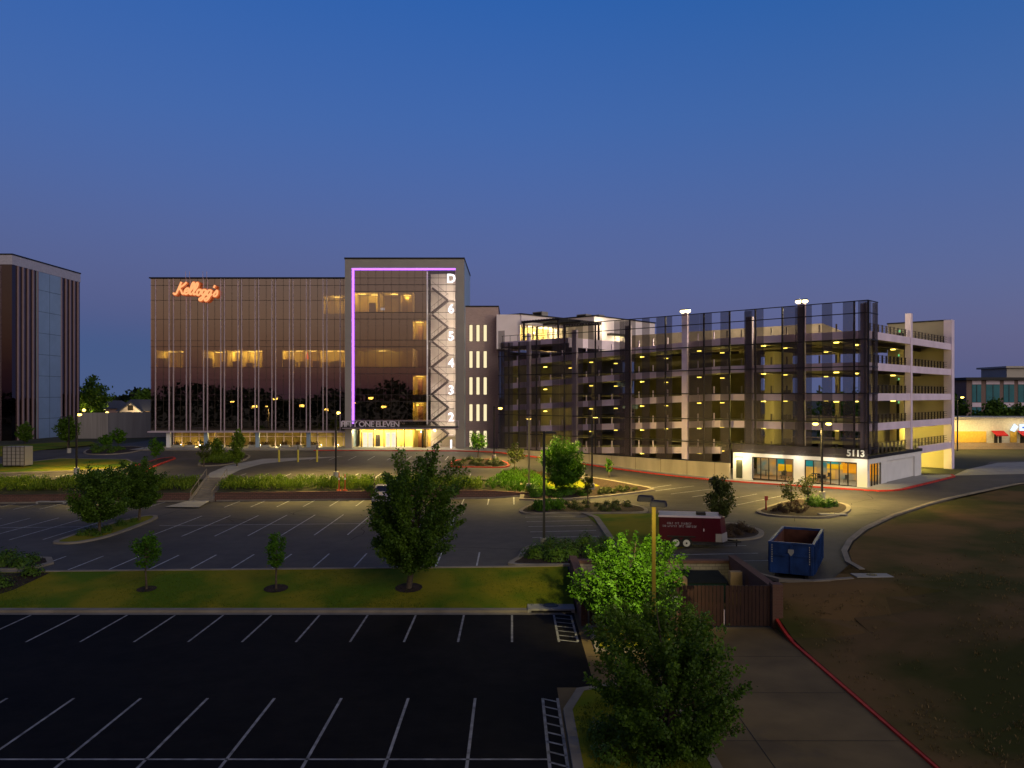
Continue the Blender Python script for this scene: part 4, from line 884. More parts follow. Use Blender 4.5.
# tan retaining wall and the shop
m = MB(GM); m.box(-58.6, -17.0, -.12, .1, 1.2, 3.75).build('base_wall', M_TAN, pg)
for k in range(10): x = -56 + k * 4.1; MB(GM).box(x, x + .03, -.14, -.12, 1.3, 3.75).build('wall_joint', M_INTDARK, pg)
sh = 16.5; zt = 5.2
def shopwall():
    m = MB(GM)
    x1, x2, x3, x4 = xg(752.5), xg(794), xg(805), xg(857.5)
    m.box(-sh, x1, -.15, .15, 1.6, zt); m.box(x1, x2, -.15, .15, 4.75, zt); m.box(x2, x3, -.15, .15, 1.6, zt); m.box(x3, x4, -.15, .15, 4.75, zt); m.box(x4, .0, -.15, .15, 1.6, zt)
    m.build('shop_wall', M_WHITE, pg)
    n = MB(GM); n.box(-.3, 0, .15, .55, 1.6, zt); n.box(-.3, 0, .55, 4.2, 4.6, zt); n.box(-.3, 0, 4.2, 6.0, 1.6, zt); n.box(-.3, 0, 6.0, 16.2, 4.65, zt); n.box(-.3, 0, 16.2, 18.7, 1.6, zt); n.box(-.45, -.25, 6.0, 16.2, 1.6, 4.65)
    n.build('shop_side_wall', M_WHITE, pg)
    MB(GM).box(-sh - .1, .12, -.3, 18.8, zt + .002, zt + .35).build('shop_fascia', M_METAL_DK, pg)
    MB(GM).box(-sh, -.3, .15, 7.5, 4.95, zt).build('shop_ceiling', M_WHITE, pg)
    MB(GM).box(-sh, -.3, .15, 7.5, 1.7, 1.99).build('shop_floor', pmat('shop_floor_brown', (.16, .09, .04), .6), pg)
    mural = pmat('shop_mural', (.005, .20, .34), .8, 0, 0, .45, 0, (.75, .36, .01), .2, 2)
    MB(GM).box(-sh, -.3, 6.3, 6.5, 1.99, 4.95).build('shop_mural_wall', mural, pg)
    cols = {'teal': (.005, .26, .42), 'orange': (.80, .36, .01), 'cream': (.62, .40, .10), 'brown': (.22, .12, .05), 'yellow': (.80, .50, .005)}
    cm = {k: pmat('shop_' + k, v, .8, 0, .1, 1) for k, v in cols.items()}
    def pan(x0, x1, z0, z1, c, y=6.2): MB(GM).box(x0, x1, y, y + .08, z0, z1).build('mural_panel', cm[c], pg)
    pan(xg(753.5), xg(762), 3.2, 4.9, 'teal'); pan(xg(762), xg(770), 2.0, 4.9, 'brown'); pan(xg(756), xg(770), 2.6, 3.5, 'yellow', 6.1); pan(xg(773), xg(781), 2.6, 4.5, 'teal'); pan(xg(784), xg(792), 3.4, 4.9, 'teal'); pan(xg(783), xg(795), 2, 3.4, 'cream')
    pan(xg(806), xg(820), 3.9, 4.9, 'teal'); pan(xg(806), xg(822), 3.3, 3.9, 'yellow', 6.15); pan(xg(822), xg(862), 2.9, 4.9, 'orange'); pan(xg(806), xg(814), 2.0, 3.2, 'cream')
    MB(GM).box(xg(826), xg(838), 5.7, 5.9, 4.1, 4.75).build('wall_screen', M_INTDARK, pg)
    for (pa, pb) in ((753, 793.6), (805.4, 857)):
        a, b = xg(pa), xg(pb); MB(GM).add([(a, 0, 2.05), (b, 0, 2.05), (b, 0, 4.74), (a, 0, 4.74)], [(0, 1, 2, 3)]).build('shop_window', M_GLASS_C, pg)
        f = MB(GM); n_ = 5 if pb < 800 else 6
        for k in range(n_ + 1): x = a + (b - a) * k / n_; f.box(x - .05, x + .05, -.06, .06, 2.0, 4.75)
        f.box(a, b, -.055, .055, 2.0, 2.1); f.box(a, b, -.055, .055, 4.66, 4.745); f.build('window_frame', M_METAL_DK, pg)
    MB(GM).add([(-.12, .56, 2.05), (-.12, 4.19, 2.05), (-.12, 4.19, 4.59), (-.12, .56, 4.59)], [(0, 1, 2, 3)]).build('shop_window', M_GLASS_C, pg)
    f = MB(GM)
    for k in range(5): y = .6 + 3.55 * k / 4; f.box(-.18, -.06, y - .05, y + .05, 2, 4.6)
    f.build('window_frame', M_METAL_DK, pg)
    rr = random.Random(3)
    for k in range(11):
        x = rr.uniform(-14.5, -1.5); y = rr.uniform(1.5, 5); t = MB(GM)
        if k % 2: t.cyl(x, y, 2.0, 2.74, .06).cyl(x, y, 2.74, 2.80, .5)
        else:
            t.box(x - .22, x + .22, y - .22, y + .22, 2.44, 2.50).box(x - .22, x + .22, y + .18, y + .24, 2.5, 2.95)
            for q in ((-.2, -.2), (.2, -.2), (-.2, .2), (.2, .2)): t.box(x + q[0] - .02, x + q[0] + .02, y + q[1] - .02, y + q[1] + .02, 1.99, 2.44)
        o = t.build('cafe_table' if k % 2 else 'cafe_chair', M_METAL_DK); 
        tag(o, ('small round table inside the lit corner shop' if k % 2 else 'dark chair inside the lit corner shop'), 'table' if k % 2 else 'chair', 'tables in the shop' if k % 2 else 'chairs in the shop')
    for x in (-14.5, -11.5, -7.8, -4.8, -2): light('POINT', pg, tuple(GM @ Vector((x, 2.6, 4.6))), 60, (1, .86, .55), shadow_soft_size=.3)
    # five downlights washing the wall and pavement
    for px in (748, 799, 861, 775, 831): p = GM @ Vector((xg(px), -1.3, 5.0)); light('POINT', pg, tuple(p), 21, (1, .90, .66), shadow_soft_size=.15)
    d = MB(GM); d.box(xg(737), xg(743), -.2, -.13, 1.98, 4.3); d.build('shop_door', pmat('green_door', (.05, .055, .035), .6), pg)
    MB(GM).box(xg(737.5), xg(742.5), -.42, -.15, 4.4, 4.6).build('door_lamp', M_LENS, pg)
    p = GM @ Vector((xg(740), -.7, 4.35)); light('POINT', pg, tuple(p), 40, (1, .80, .36), shadow_soft_size=.1)
    text('fascia_number', '5113', 1.02, .05, pmat('pale_digits', (.8, .8, .78), .6), GM @ upright(xg(848), -.40, 5.48), pg, 'LEFT', offset=.02)
    MB(GM).box(-sh, 0.05, -.34, -.24, 5.25, 6.3).build('sign_backing_screen', M_SCREEN, pg)
shopwall()
# perforated screens, posts and rails
gaps = [(513, 518.3), (540.8, 552), (583, 588), (602, 614), (635.7, 642), (649.8, 656.2), (672.3, 688), (712, 720.3), (729.5, 744.7), (763.7, 782.2), (812, 821.8), (832.5, 842.8), (855, 858)]
edges = [499.5] + [v for g_ in gaps for v in g_] + [868.5]
for i in range(0, len(edges), 2):
    a, b = edges[i], edges[i + 1]; xa, xb = xg(a), xg(b); k = max(1, round((xb - xa) / 1.5)); zb_ = 3.85 if xa < -17 else 5.75
    zt_ = 23.05 if a > 520 else 20.9
    for q in range(k):
        m = MB(GM); x0, x1 = xa + (xb - xa) * q / k + .01, xa + (xb - xa) * (q + 1) / k - .01
        m.add([(x0, 0, zb_), (x1, 0, zb_), (x1, 0, zt_), (x0, 0, zt_)], [(0, 1, 2, 3)]).build('screen_panel', M_SCREEN, pg)
for (pa, pb) in ((620, 630), (744.5, 752), (795.5, 804), (864, 868.5), (498.5, 505)):
    MB(GM).add([(xg(pa), -.07, 3.9), (xg(pb), -.07, 3.9), (xg(pb), -.07, 22.9), (xg(pa), -.07, 22.9)], [(0, 1, 2, 3)]).build('screen_panel', M_SCREEN, pg)
for (ya, yb) in ((.05, 1.1), (2.2, 3.1)): MB(GM).add([(.0, ya, 5.75), (.0, yb, 5.75), (.0, yb, 23.05), (.0, ya, 23.05)], [(0, 1, 2, 3)]).build('screen_panel', M_SCREEN, pg)
MB(GM).add([(.0, 2.2, 5.8), (.0, 3.1, 5.8), (-.3, 3.1, 5.8), (-.3, 2.2, 5.8), (.0, 2.2, 23.0), (.0, 3.1, 23.0), (-.3, 3.1, 23.0), (-.3, 2.2, 23.0)], [(0, 1, 5, 4), (1, 2, 6, 5), (2, 3, 7, 6), (3, 0, 4, 7)]).build('screen_panel', M_SCREEN, pg)
for px in (501.5, 508.5, 518.5, 536, 564, 595, 629.5, 665, 703.5, 729.3, 755, 782, 803.5, 854, 868):
    x = xg(px); MB(GM).box(x - .09, x + .09, .03, .2, 3.76 if x < -17 else 5.7, 23.1 if px > 520 else 20.9).build('screen_post', M_METAL_DK, pg)
m = MB(GM)
for z in (23.08, 21.7, 18.72, 15.65, 12.6, 9.3, 6.3):
    if z > 21: m.box(xg(522), 0, -.06, .03, z - .05, z + .05); m.box(-.03, .05, 0, 3.1, z - .05, z + .05)
    else: m.box(-58.5, 0, -.06, .03, z - .06, z + .06); m.box(-.03, .05, 0, 3.1, z - .06, z + .06)
m.box(-58.5, -17, -.05, .05, 3.76, 3.9); m.build('screen_rails', M_METAL_DK, pg)
# penthouse at roof level
M_PENT = pmat('penthouse_stucco', (.85, .74, .80), .85, 0, .04, .6)
ph = thing('rooftop_pavilion', 'white rooftop rooms with a lit glass lounge and dark pergola above the garage', 'pavilion', (8, 140, 20.3))
MB().box(-2.6, 1.4, 133.9, 142, 20.2, 26.0).build('wall', M_PENT, ph)
MB(GM).box(-66, -58.4, 5.4, 16.4, 24.3, 26.0).build('upper_wall', M_PENT, ph)
MB(GM).box(-66, -51.55, 16.4, 35, 20.2, 26.0).build('wall', M_PENT, ph)
MB(GM).box(-66.2, -51.4, 16.2, 35.2, 26.0, 26.2).box(-66, -58.2, 5.2, 16.2, 26.0, 26.2).build('roof_edge', M_METAL_DK, ph)
MB(GM).box(-62.5, -62.3, 5.5, 16.3, 20.4, 24.3).build('lounge_wall', pmat('lounge_paint', (.7, .58, .30), .9, 0, .2, 1), ph)
MB(GM).add([(-58.45, 5.6, 20.5), (-58.45, 16.3, 20.5), (-58.45, 16.3, 24.28), (-58.45, 5.6, 24.28)], [(0, 1, 2, 3)]).build('lounge_glass', M_GLASS_C, ph)
f = MB(GM)
for k in range(9): y = 5.6 + 10.7 * k / 8; f.box(-58.5, -58.36, y - .05, y + .05, 20.4, 24.3)
f.build('lounge_mullions', M_BRONZE, ph)
for y in (7, 10, 13, 15.5): light('POINT', ph, tuple(GM @ Vector((-60.3, y, 23.6))), 120, (1, .82, .34), shadow_soft_size=.2)
f = MB(GM)
for y in (5.0, 10.4, 15.8): f.box(-57.9, -49.6, y - .12, y + .12, 24.4, 24.7)
for k in range(14): x = -57.8 + k * .62; f.box(x - .05, x + .05, 4.8, 16, 24.72, 24.85)
f.build('pergola_roof', M_METAL_DK, ph)
for x in (-57.5, -50):
    for y in (5.1, 15.7): MB(GM).box(x - .13, x + .13, y - .13, y + .13, 20.3, 24.4).build('pergola_post', M_METAL_DK, ph)
MB(GM).box(-58.4, -44.2, .62, .9, 20.35, 21.15).box(-44.45, -44.2, .9, 16.2, 19.7, 21.15).build('terrace_parapet', M_PRECAST, ph)
MB(GM).box(-58.4, -44.5, .9, 16.2, 20.1, 20.35).build('terrace_floor', M_SLAB, ph)
f = MB(GM)
for k in range(9): x = -58.2 + k * 1.7; f.box(x - .025, x + .025, .7, .76, 21.15, 22.1)
f.box(-58.4, -44.3, .7, .76, 22.05, 22.12); f.build('terrace_railing', M_METAL_DK, ph)
MB(GM).box(-51.5, -50.6, 20, 26, 22.9, 23.3).build('canopy', M_METAL_DK, ph)
MB(GM).box(-51.53, -51.3, 17.5, 17.8, 24.0, 24.4).build('wall_lamp', M_LENSW, ph); light('POINT', ph, tuple(GM @ Vector((-50.2, 17.8, 24.0))), 130, (1, .84, .5), shadow_soft_size=.1)
MB(GM).box(-51.53, -51.2, 22.5, 24.5, 22.7, 22.9).build('canopy_lamp', M_LENSW, ph); light('POINT', ph, tuple(GM @ Vector((-50.2, 23.5, 22.4))), 130, (1, .84, .45), shadow_soft_size=.1)
for k, (x, y) in enumerate(((-60, 12), (-57.0, 20.5), (-56, 23))):
    u = thing('rooftop_unit', ('small mechanical box', 'grey cooling unit', 'low grey vent box')[k] + ' on the roof of the white pavilion', 'roof unit', tuple(GM @ Vector((x, y, 26.2))), AX)
    MB(GM).box(x - 1.1, x + 1.1, y - .8, y + .8, 26.2, 27.0).build('casing', M_GREYPANEL, u); MB(GM).box(x - .9, x + .9, y - .84, y - .8, 26.35, 26.85).build('grille', M_INTDARK, u)

# ================================================================== street lamps
LAMPC = (1, .72, .20)
def street_lamp(label, base, ztop, heads=1, dirs=(0,), lit=True, power=900, mat=M_METAL_DK, r=.09, bh=.75, reach=.9, glow=True, group=None, col=LAMPC, spread=150, head=(.30, .22)):
    x, y = base; z = H(x, y); t = thing('street_lamp', label, 'street lamp', (x, y, z), 0, group)
    if bh: MB().cyl(x, y, z - .1, z + bh, .32, .30, 16).build('concrete_base', M_WALK, t, smooth=False)
    MB().box(x - r, x + r, y - r, y + r, z + bh, ztop + .12).build('pole', mat, t)
    for a in dirs:
        c, s = math.cos(R(a)), math.sin(R(a))
        MB().bar((x, y, ztop), (x + c * reach * .5, y + s * reach * .5, ztop), .07, .07).build('arm', mat, t)
        hx, hy = x + c * reach, y + s * reach
        xf = Matrix.Translation((hx, hy, ztop)) @ Matrix.Rotation(R(a), 4, 'Z')
        h = MB(xf); h.add([(-.42, -.22, -.04), (.42, -.22, -.04), (.42, .22, -.04), (-.42, .22, -.04), (-.34, -.17, .12), (.34, -.17, .08), (.34, .17, .08), (-.34, .17, .12)],
                          [(3, 2, 1, 0), (4, 5, 6, 7), (0, 1, 5, 4), (1, 2, 6, 5), (2, 3, 7, 6), (3, 0, 4, 7)])
        ho = h.build('lamp_head', M_METAL_DK, t)
        if lit:
            dz = .16 if glow else .05
            MB(xf).tube([(0, 0, -.05), (0, 0, -.12), (0, 0, -.20), (0, 0, -.28), (0, 0, -.33)] if glow else [(0, 0, -.041), (0, 0, -.05), (0, 0, -.06), (0, 0, -.08), (0, 0, -.09)], [.20, .30, .30, .20, .06], 14).build('lens', M_LENS if col == LAMPC else M_LENSW, ho, smooth=True)
            light('SPOT', t, (hx, hy, ztop - .3), power * 7.0, col, spot_size=R(spread), spot_blend=.7, shadow_soft_size=.2)
    return t
street_lamp('lit twin-headed lamp post in the oval bed before the white shop', P(822, 499), 9.6, 2, (0, 180), power=640, reach=.68)
street_lamp('lit lamp post near the slit windows of the brick wing', P(494, 460), 10.7, 1, (0,), power=800)
street_lamp('lit lamp post between hedge and entrance canopy of the office block', P(336, 478), 10.5, 1, (90,), power=1150)
street_lamp('lit lamp post rising behind the two big dark trees', P(76.5, 474), 10.2, 1, (100,), power=650)
street_lamp('dark slim lamp post near the far building corner, unlit', P(69, 453), 9.0, 1, (180,), lit=False, power=0, r=.07)
street_lamp('lamp post with pale yellow-lit pole top at the end of the wall hedge', P(529, 490), 9.75, 1, (90,), power=330, glow=False, mat=pmat('lit_pole', (.30, .24, .12), .5, .2, .1, 1))  # the lamp light on this pole is put into its yellowish colour
street_lamp('tall black lamp post standing in the shrub bed beside the grass strip', P(544, 548), 9.6, 1, (0,), lit=False, power=0, reach=.5)
hl = street_lamp('black lamp post with short arm in the upper bed near the tan wall', P(592, 490), 9.9, 1, (60,), power=380, glow=False)
light('SPOT', hl, (hl.location.x + .5, hl.location.y + 1.0, 9.6), 3400, LAMPC, spot_size=R(110), spot_blend=.9, shadow_soft_size=.2).rotation_euler = Vector((.62, .55, -.55)).to_track_quat('-Z', 'Y').to_euler()  # extra tilted spot, added to this post to brighten the tan wall
fl = street_lamp('lamp post with yellow-lit pole and two dark hooded heads in front of the bright tree', (5.55, 31.2), 8.0, 2, (), power=0, glow=False, lit=False, r=.07, mat=pmat('lamplit_pole', (.20, .15, .02), .5, .1, .1, 1), bh=.5, reach=.40)  # yellow lamp light falling on the pole is painted into its colour
for (dx, dy, dz) in ((-.26, .32, .14), (.16, -.16, .0)):
    xf = Matrix.Translation((5.55 + dx, 31.2 + dy, 8.1 + dz)) @ Matrix.Rotation(R(-18), 4, 'Z')
    ho = MB(xf).add([(-.34, -.2, -.12), (.34, -.2, -.12), (.34, .2, -.12), (-.34, .2, -.12), (-.3, -.17, .14), (.3, -.17, .12), (.3, .17, .12), (-.3, .17, .14)], [(3, 2, 1, 0), (4, 5, 6, 7), (0, 1, 5, 4), (1, 2, 6, 5), (2, 3, 7, 6), (3, 0, 4, 7)]).build('lamp_head', pmat('hood_blue_black', (.012, .012, .03), .8), fl, bevel=.07)
light('SPOT', fl, (5.7, 31.8, 7.8), 2000, (1, .86, .38), spot_size=R(62), spot_blend=1.0, shadow_soft_size=.15).rotation_euler = Vector((-.02, .88, -.50)).to_track_quat('-Z', 'Y').to_euler()
light('POINT', fl, (4.9, 29.9, 7.7), 46, (1, .8, .25), shadow_soft_size=.1)
street_lamp('distant lit lamp seen just past the garage corner column', PW(957.5, 150), 12.2, 1, (0,), power=700, bh=0)
street_lamp('lit lamp on the parking deck behind the upper bed, hidden head', P(640, 485), 9.5, 1, (90,), lit=False, power=0) if False else None
for px, lab in ((684, 'bright twin lamp on the pale column top in the middle of the screens'), (800.5, 'bright twin lamp on the dark column top nearest the garage corner')):
    x = xg(px); p = GM @ Vector((x, .35, 23.3)); t = thing('roof_lamp', lab, 'roof lamp', tuple(p), AX)
    MB(GM).box(x - .06, x + .06, .29, .41, 23.3, 23.75).build('stem', M_METAL_DK, t)
    for q in (-1, 1):
        h = MB(GM).box(x + q * .4 - .26, x + q * .4 + .26, .15, .55, 23.75, 23.88).build('lamp_head', M_METAL_DK, t)
        MB(GM).tube([(x + q * .4, .35, 23.75), (x + q * .4, .35, 23.68), (x + q * .4, .35, 23.55), (x + q * .4, .35, 23.42), (x + q * .4, .35, 23.36)], [.2, .34, .36, .24, .08], 14).build('lens', M_LENSW, h)
    light('POINT', t, tuple(GM @ Vector((x, 1.6, 23.4))), 1400, (1, .84, .5), shadow_soft_size=.2)
# bollards and posts
bl = None
for px in (279, 298, 317):
    p = P(px, 462); z = H(*p)
    if bl is None:
        bl = thing('bollard', 'yellow-topped lit bollard on the paving before the glass wing', 'bollard', (p[0], p[1], z), 0, 'bollards on the entry paving')
        MB().cyl(p[0], p[1], z, z + 1.7, .13).build('post', pmat('bollard_yellow', (.62, .50, .06), .5), bl)
        MB().cyl(p[0], p[1], z + 1.7, z + 2.3, .06).build('stem', M_METAL_DK, bl)
    else: copy_tree(bl, (p[0], p[1], z))
for px, py, hh, lab in ((339, 497, 2.0, 'orange-red marker post by the wall, farther from the parked car'), (345, 497, 1.8, 'orange-red marker post by the wall, nearer the parked car')):
    p = P(px, 498); z = H(*p); t = thing('marker_post', lab, 'marker post', (p[0], p[1], z))
    MB().cyl(p[0], p[1], z, z + .08, .3).cyl(p[0], p[1], z + .08, z + hh, .08, .05).build('post', pmat('orange_plastic', (.62, .08, .03), .5), t)
    MB().cyl(p[0], p[1], z + 1.2, z + 1.4, .085).build('reflector_band', M_WHITE, t)
p = P(766, 511); z = H(*p); t = thing('sign_post', 'thin red post with small plate at the tip of the oval bed', 'sign post', (p[0], p[1], z))
MB().cyl(p[0], p[1], z, z + 1.4, .07).build('post', pmat('red_post', (.35, .04, .03), .5), t); MB().box(p[0] - .16, p[0] + .16, p[1] - .09, p[1] - .07, z + 1.0, z + 1.4).build('plate', MATS['red_post'], t)
p = P(584, 483); z = H(*p) + .1; t = thing('hydrant', 'pale hydrant on the lawn behind the round lit tree', 'hydrant', (p[0], p[1], z))
MB().cyl(p[0], p[1], z, z + .8, .16).cyl(p[0], p[1], z + .8, z + 1.05, .2, .08).build('body', M_WALK, t); MB().bar((p[0] - .3, p[1], z + .6), (p[0] + .3, p[1], z + .6), .14).build('outlet', M_WALK, t)
for px, py, lab in ((940, 467, 'short dark pole by the garage ramp mouth'),):
    x, y = P(px, py); z = H(x, y); t = thing('ramp_post', lab, 'post', (x, y, z)); MB().cyl(x, y, z, z + 1.5, .06).box(x - .1, x + .25, y - .05, y + .05, z + 1.4, z + 1.52).build('post', M_METAL_DK, t)
# storm inlets
def inlet(x, y, z, w_, d_, lab):
    t = thing('storm_inlet', lab, 'storm drain', (x, y, z)); MB().box(x - w_ / 2, x + w_ / 2, y - d_ / 2, y + d_ / 2, z - .2, z + .22).build('concrete_box', M_WALK, t, bevel=.03)
    MB().box(x - w_ * .42, x + w_ * .42, y - d_ / 2 - .015, y - d_ / 2 - .002, z + .02, z + .13).build('opening', M_INTDARK, t)
    MB().cyl(x, y + .05, z + .222, z + .24, d_ * .3, None, 20).build('manhole_cover', M_METAL_DK, t)
inlet((551 - 512) * 45.6 / FPX, 45.9, 0, 2.7, 1.5, 'tan concrete storm inlet with round lid at the end of the grass strip')
p = P(53, 503); inlet(p[0], 87.0, H(p[0], 86.9), 3.2, .8, 'concrete storm inlet at the foot of the wall, far left')
p = P(872, 577); inlet(p[0], p[1], H(*p) - .1, 2.2, 1.0, 'concrete storm inlet at the kerb of the dry field')
p = P(831, 515); inlet(p[0], p[1] - .3, H(*p) - .05, 2.4, .8, 'dark-slotted storm inlet in the kerb of the oval bed')

# ================================================================== refuse enclosure
en = thing('refuse_enclosure', 'brick refuse enclosure with dark brown slatted gates', 'enclosure', (8.8, 42.3, 0))
MB().box(EX0, 14.05, 50.9, 51.28, -.2, 1.62).build('back_wall', M_BLOCK, en); MB().box(EX0 - .1, 14.2, 50.8, 51.4, 1.622, 1.80).build('wall_cap', M_BRICKR, en)
MB().skewbox(13.86, 14.22, 42.6, 50.9, -.2, 2.0, -.2, 2.0).build('side_wall', M_BRICKR, en); MB().box(13.8, 14.28, 42.6, 50.8, 2.0, 2.14).build('wall_cap', M_BRICKR, en)
MB().box(EX0, EX0 + .35, 42.6, 50.9, -.2, 2.0).build('side_wall', M_BRICKR, en); MB().box(EX0 - .06, EX0 + .41, 42.6, 50.8, 2.0, 2.12).build('wall_cap', M_BRICKR, en)
MB().box(13.75, 14.3, 42.0, 42.6, 0, 2.35).build('pier', M_BRICKR, en); MB().box(8.35, 8.8, 42.0, 42.55, 0, 2.3).build('pier', M_BRICKR, en)
MB().box(8.55, 8.85, 42.6, 50.9, -.2, 1.9).build('divider_wall', M_BLOCK, en)
for (a, b) in ((8.85, 11.25), (11.33, 13.73), (4.1, 6.15), (6.2, 8.3)):
    m = MB(); x = a
    while x < b - .05: m.box(x, min(b, x + .17), 42.2, 42.25, .12, 2.25); x += .2
    g_ = m.build('gate', M_GATE, en); MB().box(a, b, 42.25, 42.31, .3, .4).box(a, b, 42.25, 42.31, 1.9, 2.0).build('gate_rail', M_METAL_DK, g_)
MB().cyl(11.22, 42.13, .02, 1.0, .03).build('gate_bolt', M_LILAC, en)
MB().box(8.42, 8.72, 41.95, 41.99, 1.2, 1.75).build('notice_plate', M_WHITE, en)
bn = thing('refuse_bin', 'dark green lidded refuse container inside the enclosure', 'refuse container', (11.2, 47.8, 0))
MB().add([(9.9, 46.9, .15), (12.5, 46.9, .15), (12.5, 48.6, .15), (9.9, 48.6, .15), (9.8, 46.7, 1.3), (12.6, 46.7, 1.3), (12.6, 48.8, 1.55), (9.8, 48.8, 1.55)], [(3, 2, 1, 0), (4, 5, 6, 7), (0, 1, 5, 4), (1, 2, 6, 5), (2, 3, 7, 6), (3, 0, 4, 7)]).build('bin_body', pmat('bin_green', (.01, .03, .025), .5, .2, .2, 1), bn)
MB().add([(9.75, 46.65, 1.31), (12.65, 46.65, 1.31), (12.65, 48.85, 1.56), (9.75, 48.85, 1.56), (9.75, 46.65, 1.37), (12.65, 46.65, 1.37), (12.65, 48.85, 1.62), (9.75, 48.85, 1.62)], [(3, 2, 1, 0), (4, 5, 6, 7), (0, 1, 5, 4), (1, 2, 6, 5), (2, 3, 7, 6), (3, 0, 4, 7)]).build('lid', pmat('bin_lid', (.012, .014, .014), .9, spec=.05), bn)
t = thing('cardboard_box', 'tan cardboard leaning upright beside the refuse container', 'cardboard', (13.2, 47.2, 0)); MB().box(12.9, 13.6, 47.0, 47.5, .0, 1.9).build('panel', pmat('cardboard', (.28, .19, .09), .9), t); MB().box(12.95, 13.55, 46.94, 46.98, .1, 1.2).build('flap', MATS['cardboard'], t)
t = thing('cardboard_box', 'tan open cardboard box behind the notice plate of the enclosure', 'cardboard', (9.15, 44.2, 0)); MB().box(8.9, 9.6, 43.6, 44.5, 0, 2.3).build('panel', MATS['cardboard'], t); MB().box(8.95, 9.55, 43.54, 43.58, .2, 1.7).build('flap', MATS['cardboard'], t)

# ================================================================== roll-off container
def quad_box(mb, c, ax, ay, l0, l1, w0, w1, z0, z1):
    vs = []
    for z in (z0, z1):
        for (a, b) in ((l0, w0), (l1, w0), (l1, w1), (l0, w1)): vs.append((c[0] + ax[0] * a + ay[0] * b, c[1] + ax[1] * a + ay[1] * b, z))
    return mb.add(vs, [(3, 2, 1, 0), (4, 5, 6, 7), (0, 1, 5, 4), (1, 2, 6, 5), (2, 3, 7, 6), (3, 0, 4, 7)])
pb = P(813.5, 580.5)
zb = H(*pb)
ang = R(-26)
DM = Matrix.Translation((pb[0], pb[1], zb)) @ Matrix.Rotation(ang, 4, 'Z')   # x back along the near side is negative, y away
W_ = 2.5; L_ = 6.1; HT = 2.0
ct = thing('rolloff_container', 'open blue steel roll-off container with pale shield mark on its end', 'skip container', (pb[0], pb[1], zb), ang)
MB_BLUE = pmat('container_blue', (.012, .045, .17), .45, .2, .45, 1.2, .1, None, .4, 8); MB_RUST = pmat('container_rust', (.10, .035, .02), .85, 0, .4, 1.5)
x0, x1, y1_ = -W_, 0, L_
MB(DM).box(x0, x1, 0, .08, .25, HT).build('end_wall', MB_BLUE, ct); MB(DM).box(x0, x1, L_ - .08, L_, .25, HT).build('end_wall', MB_BLUE, ct)
MB(DM).box(x1 - .08, x1, .08, L_ - .08, .25, HT).build('side_wall', MB_BLUE, ct); MB(DM).box(x0, x0 + .08, .08, L_ - .08, .25, HT).build('side_wall', MB_BLUE, ct)
MB(DM).box(x0 + .09, x1 - .09, .09, L_ - .09, .25, .33).build('floor', MB_RUST, ct)
m = MB(DM); m.box(x0 + .082, x0 + .10, .1, L_ - .1, .34, HT - .03).box(x1 - .10, x1 - .082, .1, L_ - .1, .34, HT - .03).box(x0 + .1, x1 - .1, L_ - .1, L_ - .082, .34, HT - .03).box(x0 + .1, x1 - .1, .082, .1, .34, HT - .03).build('inner_lining', MB_RUST, ct)
MB(DM).box(x0 - .06, x1 + .06, -.06, .1, HT, HT + .12).box(x0 - .06, x1 + .06, L_ - .1, L_ + .06, HT, HT + .12).box(x0 - .06, x0 + .1, .1, L_ - .1, HT, HT + .12).box(x1 - .1, x1 + .06, .1, L_ - .1, HT, HT + .12).build('top_rail', MB_BLUE, ct)
m = MB(DM)
for k in range(9): y = .3 + k * .66; m.box(x1, x1 + .10, y, y + .12, .3, HT); m.box(x0 - .10, x0, y, y + .12, .3, HT)
for x in (x0 + .02, x0 + W_ * .5 - .05, x1 - .14): m.box(x, x + .12, -.07, 0, .3, HT)
m.box(x0, x1, -.055, 0, 1.3, 1.4); m.build('stiffener', MB_BLUE, ct)
MB(DM).box(x0 + .3, x0 + .5, .2, L_ - .2, .0, .25).box(x1 - .5, x1 - .3, .2, L_ - .2, 0, .25).build('skid', M_METAL_DK, ct)
sm = MB(DM @ Matrix.Translation((x0 + W_ * .5, -.085, 1.55)))
sm.xf = sm.xf @ Matrix.Scale(.72, 4)
sm.add([(-.22, 0, .25), (.22, 0, .25), (.24, 0, .0), (.0, 0, -.32), (-.24, 0, .0), (-.22, -.01, .25), (.22, -.01, .25), (.24, -.01, 0), (0, -.01, -.32), (-.24, -.01, 0)], [(0, 1, 2, 3, 4), (9, 8, 7, 6, 5), (0, 5, 6, 1), (1, 6, 7, 2), (2, 7, 8, 3), (3, 8, 9, 4), (4, 9, 5, 0)])
sm.build('shield_mark', pmat('decal_grey', (.30, .30, .28), .6), ct)
m = MB(DM)
for k in range(8): m.box(x0 + .13, x0 + .2, -.075, -.071, .9 + .14 * k, .98 + .14 * k)
for k in range(8): m.box(x1 - .24, x1 - .18, -.075, -.071, .9 + .14 * k, .98 + .14 * k)
m.build('reflective_strip', MATS['decal_grey'], ct)

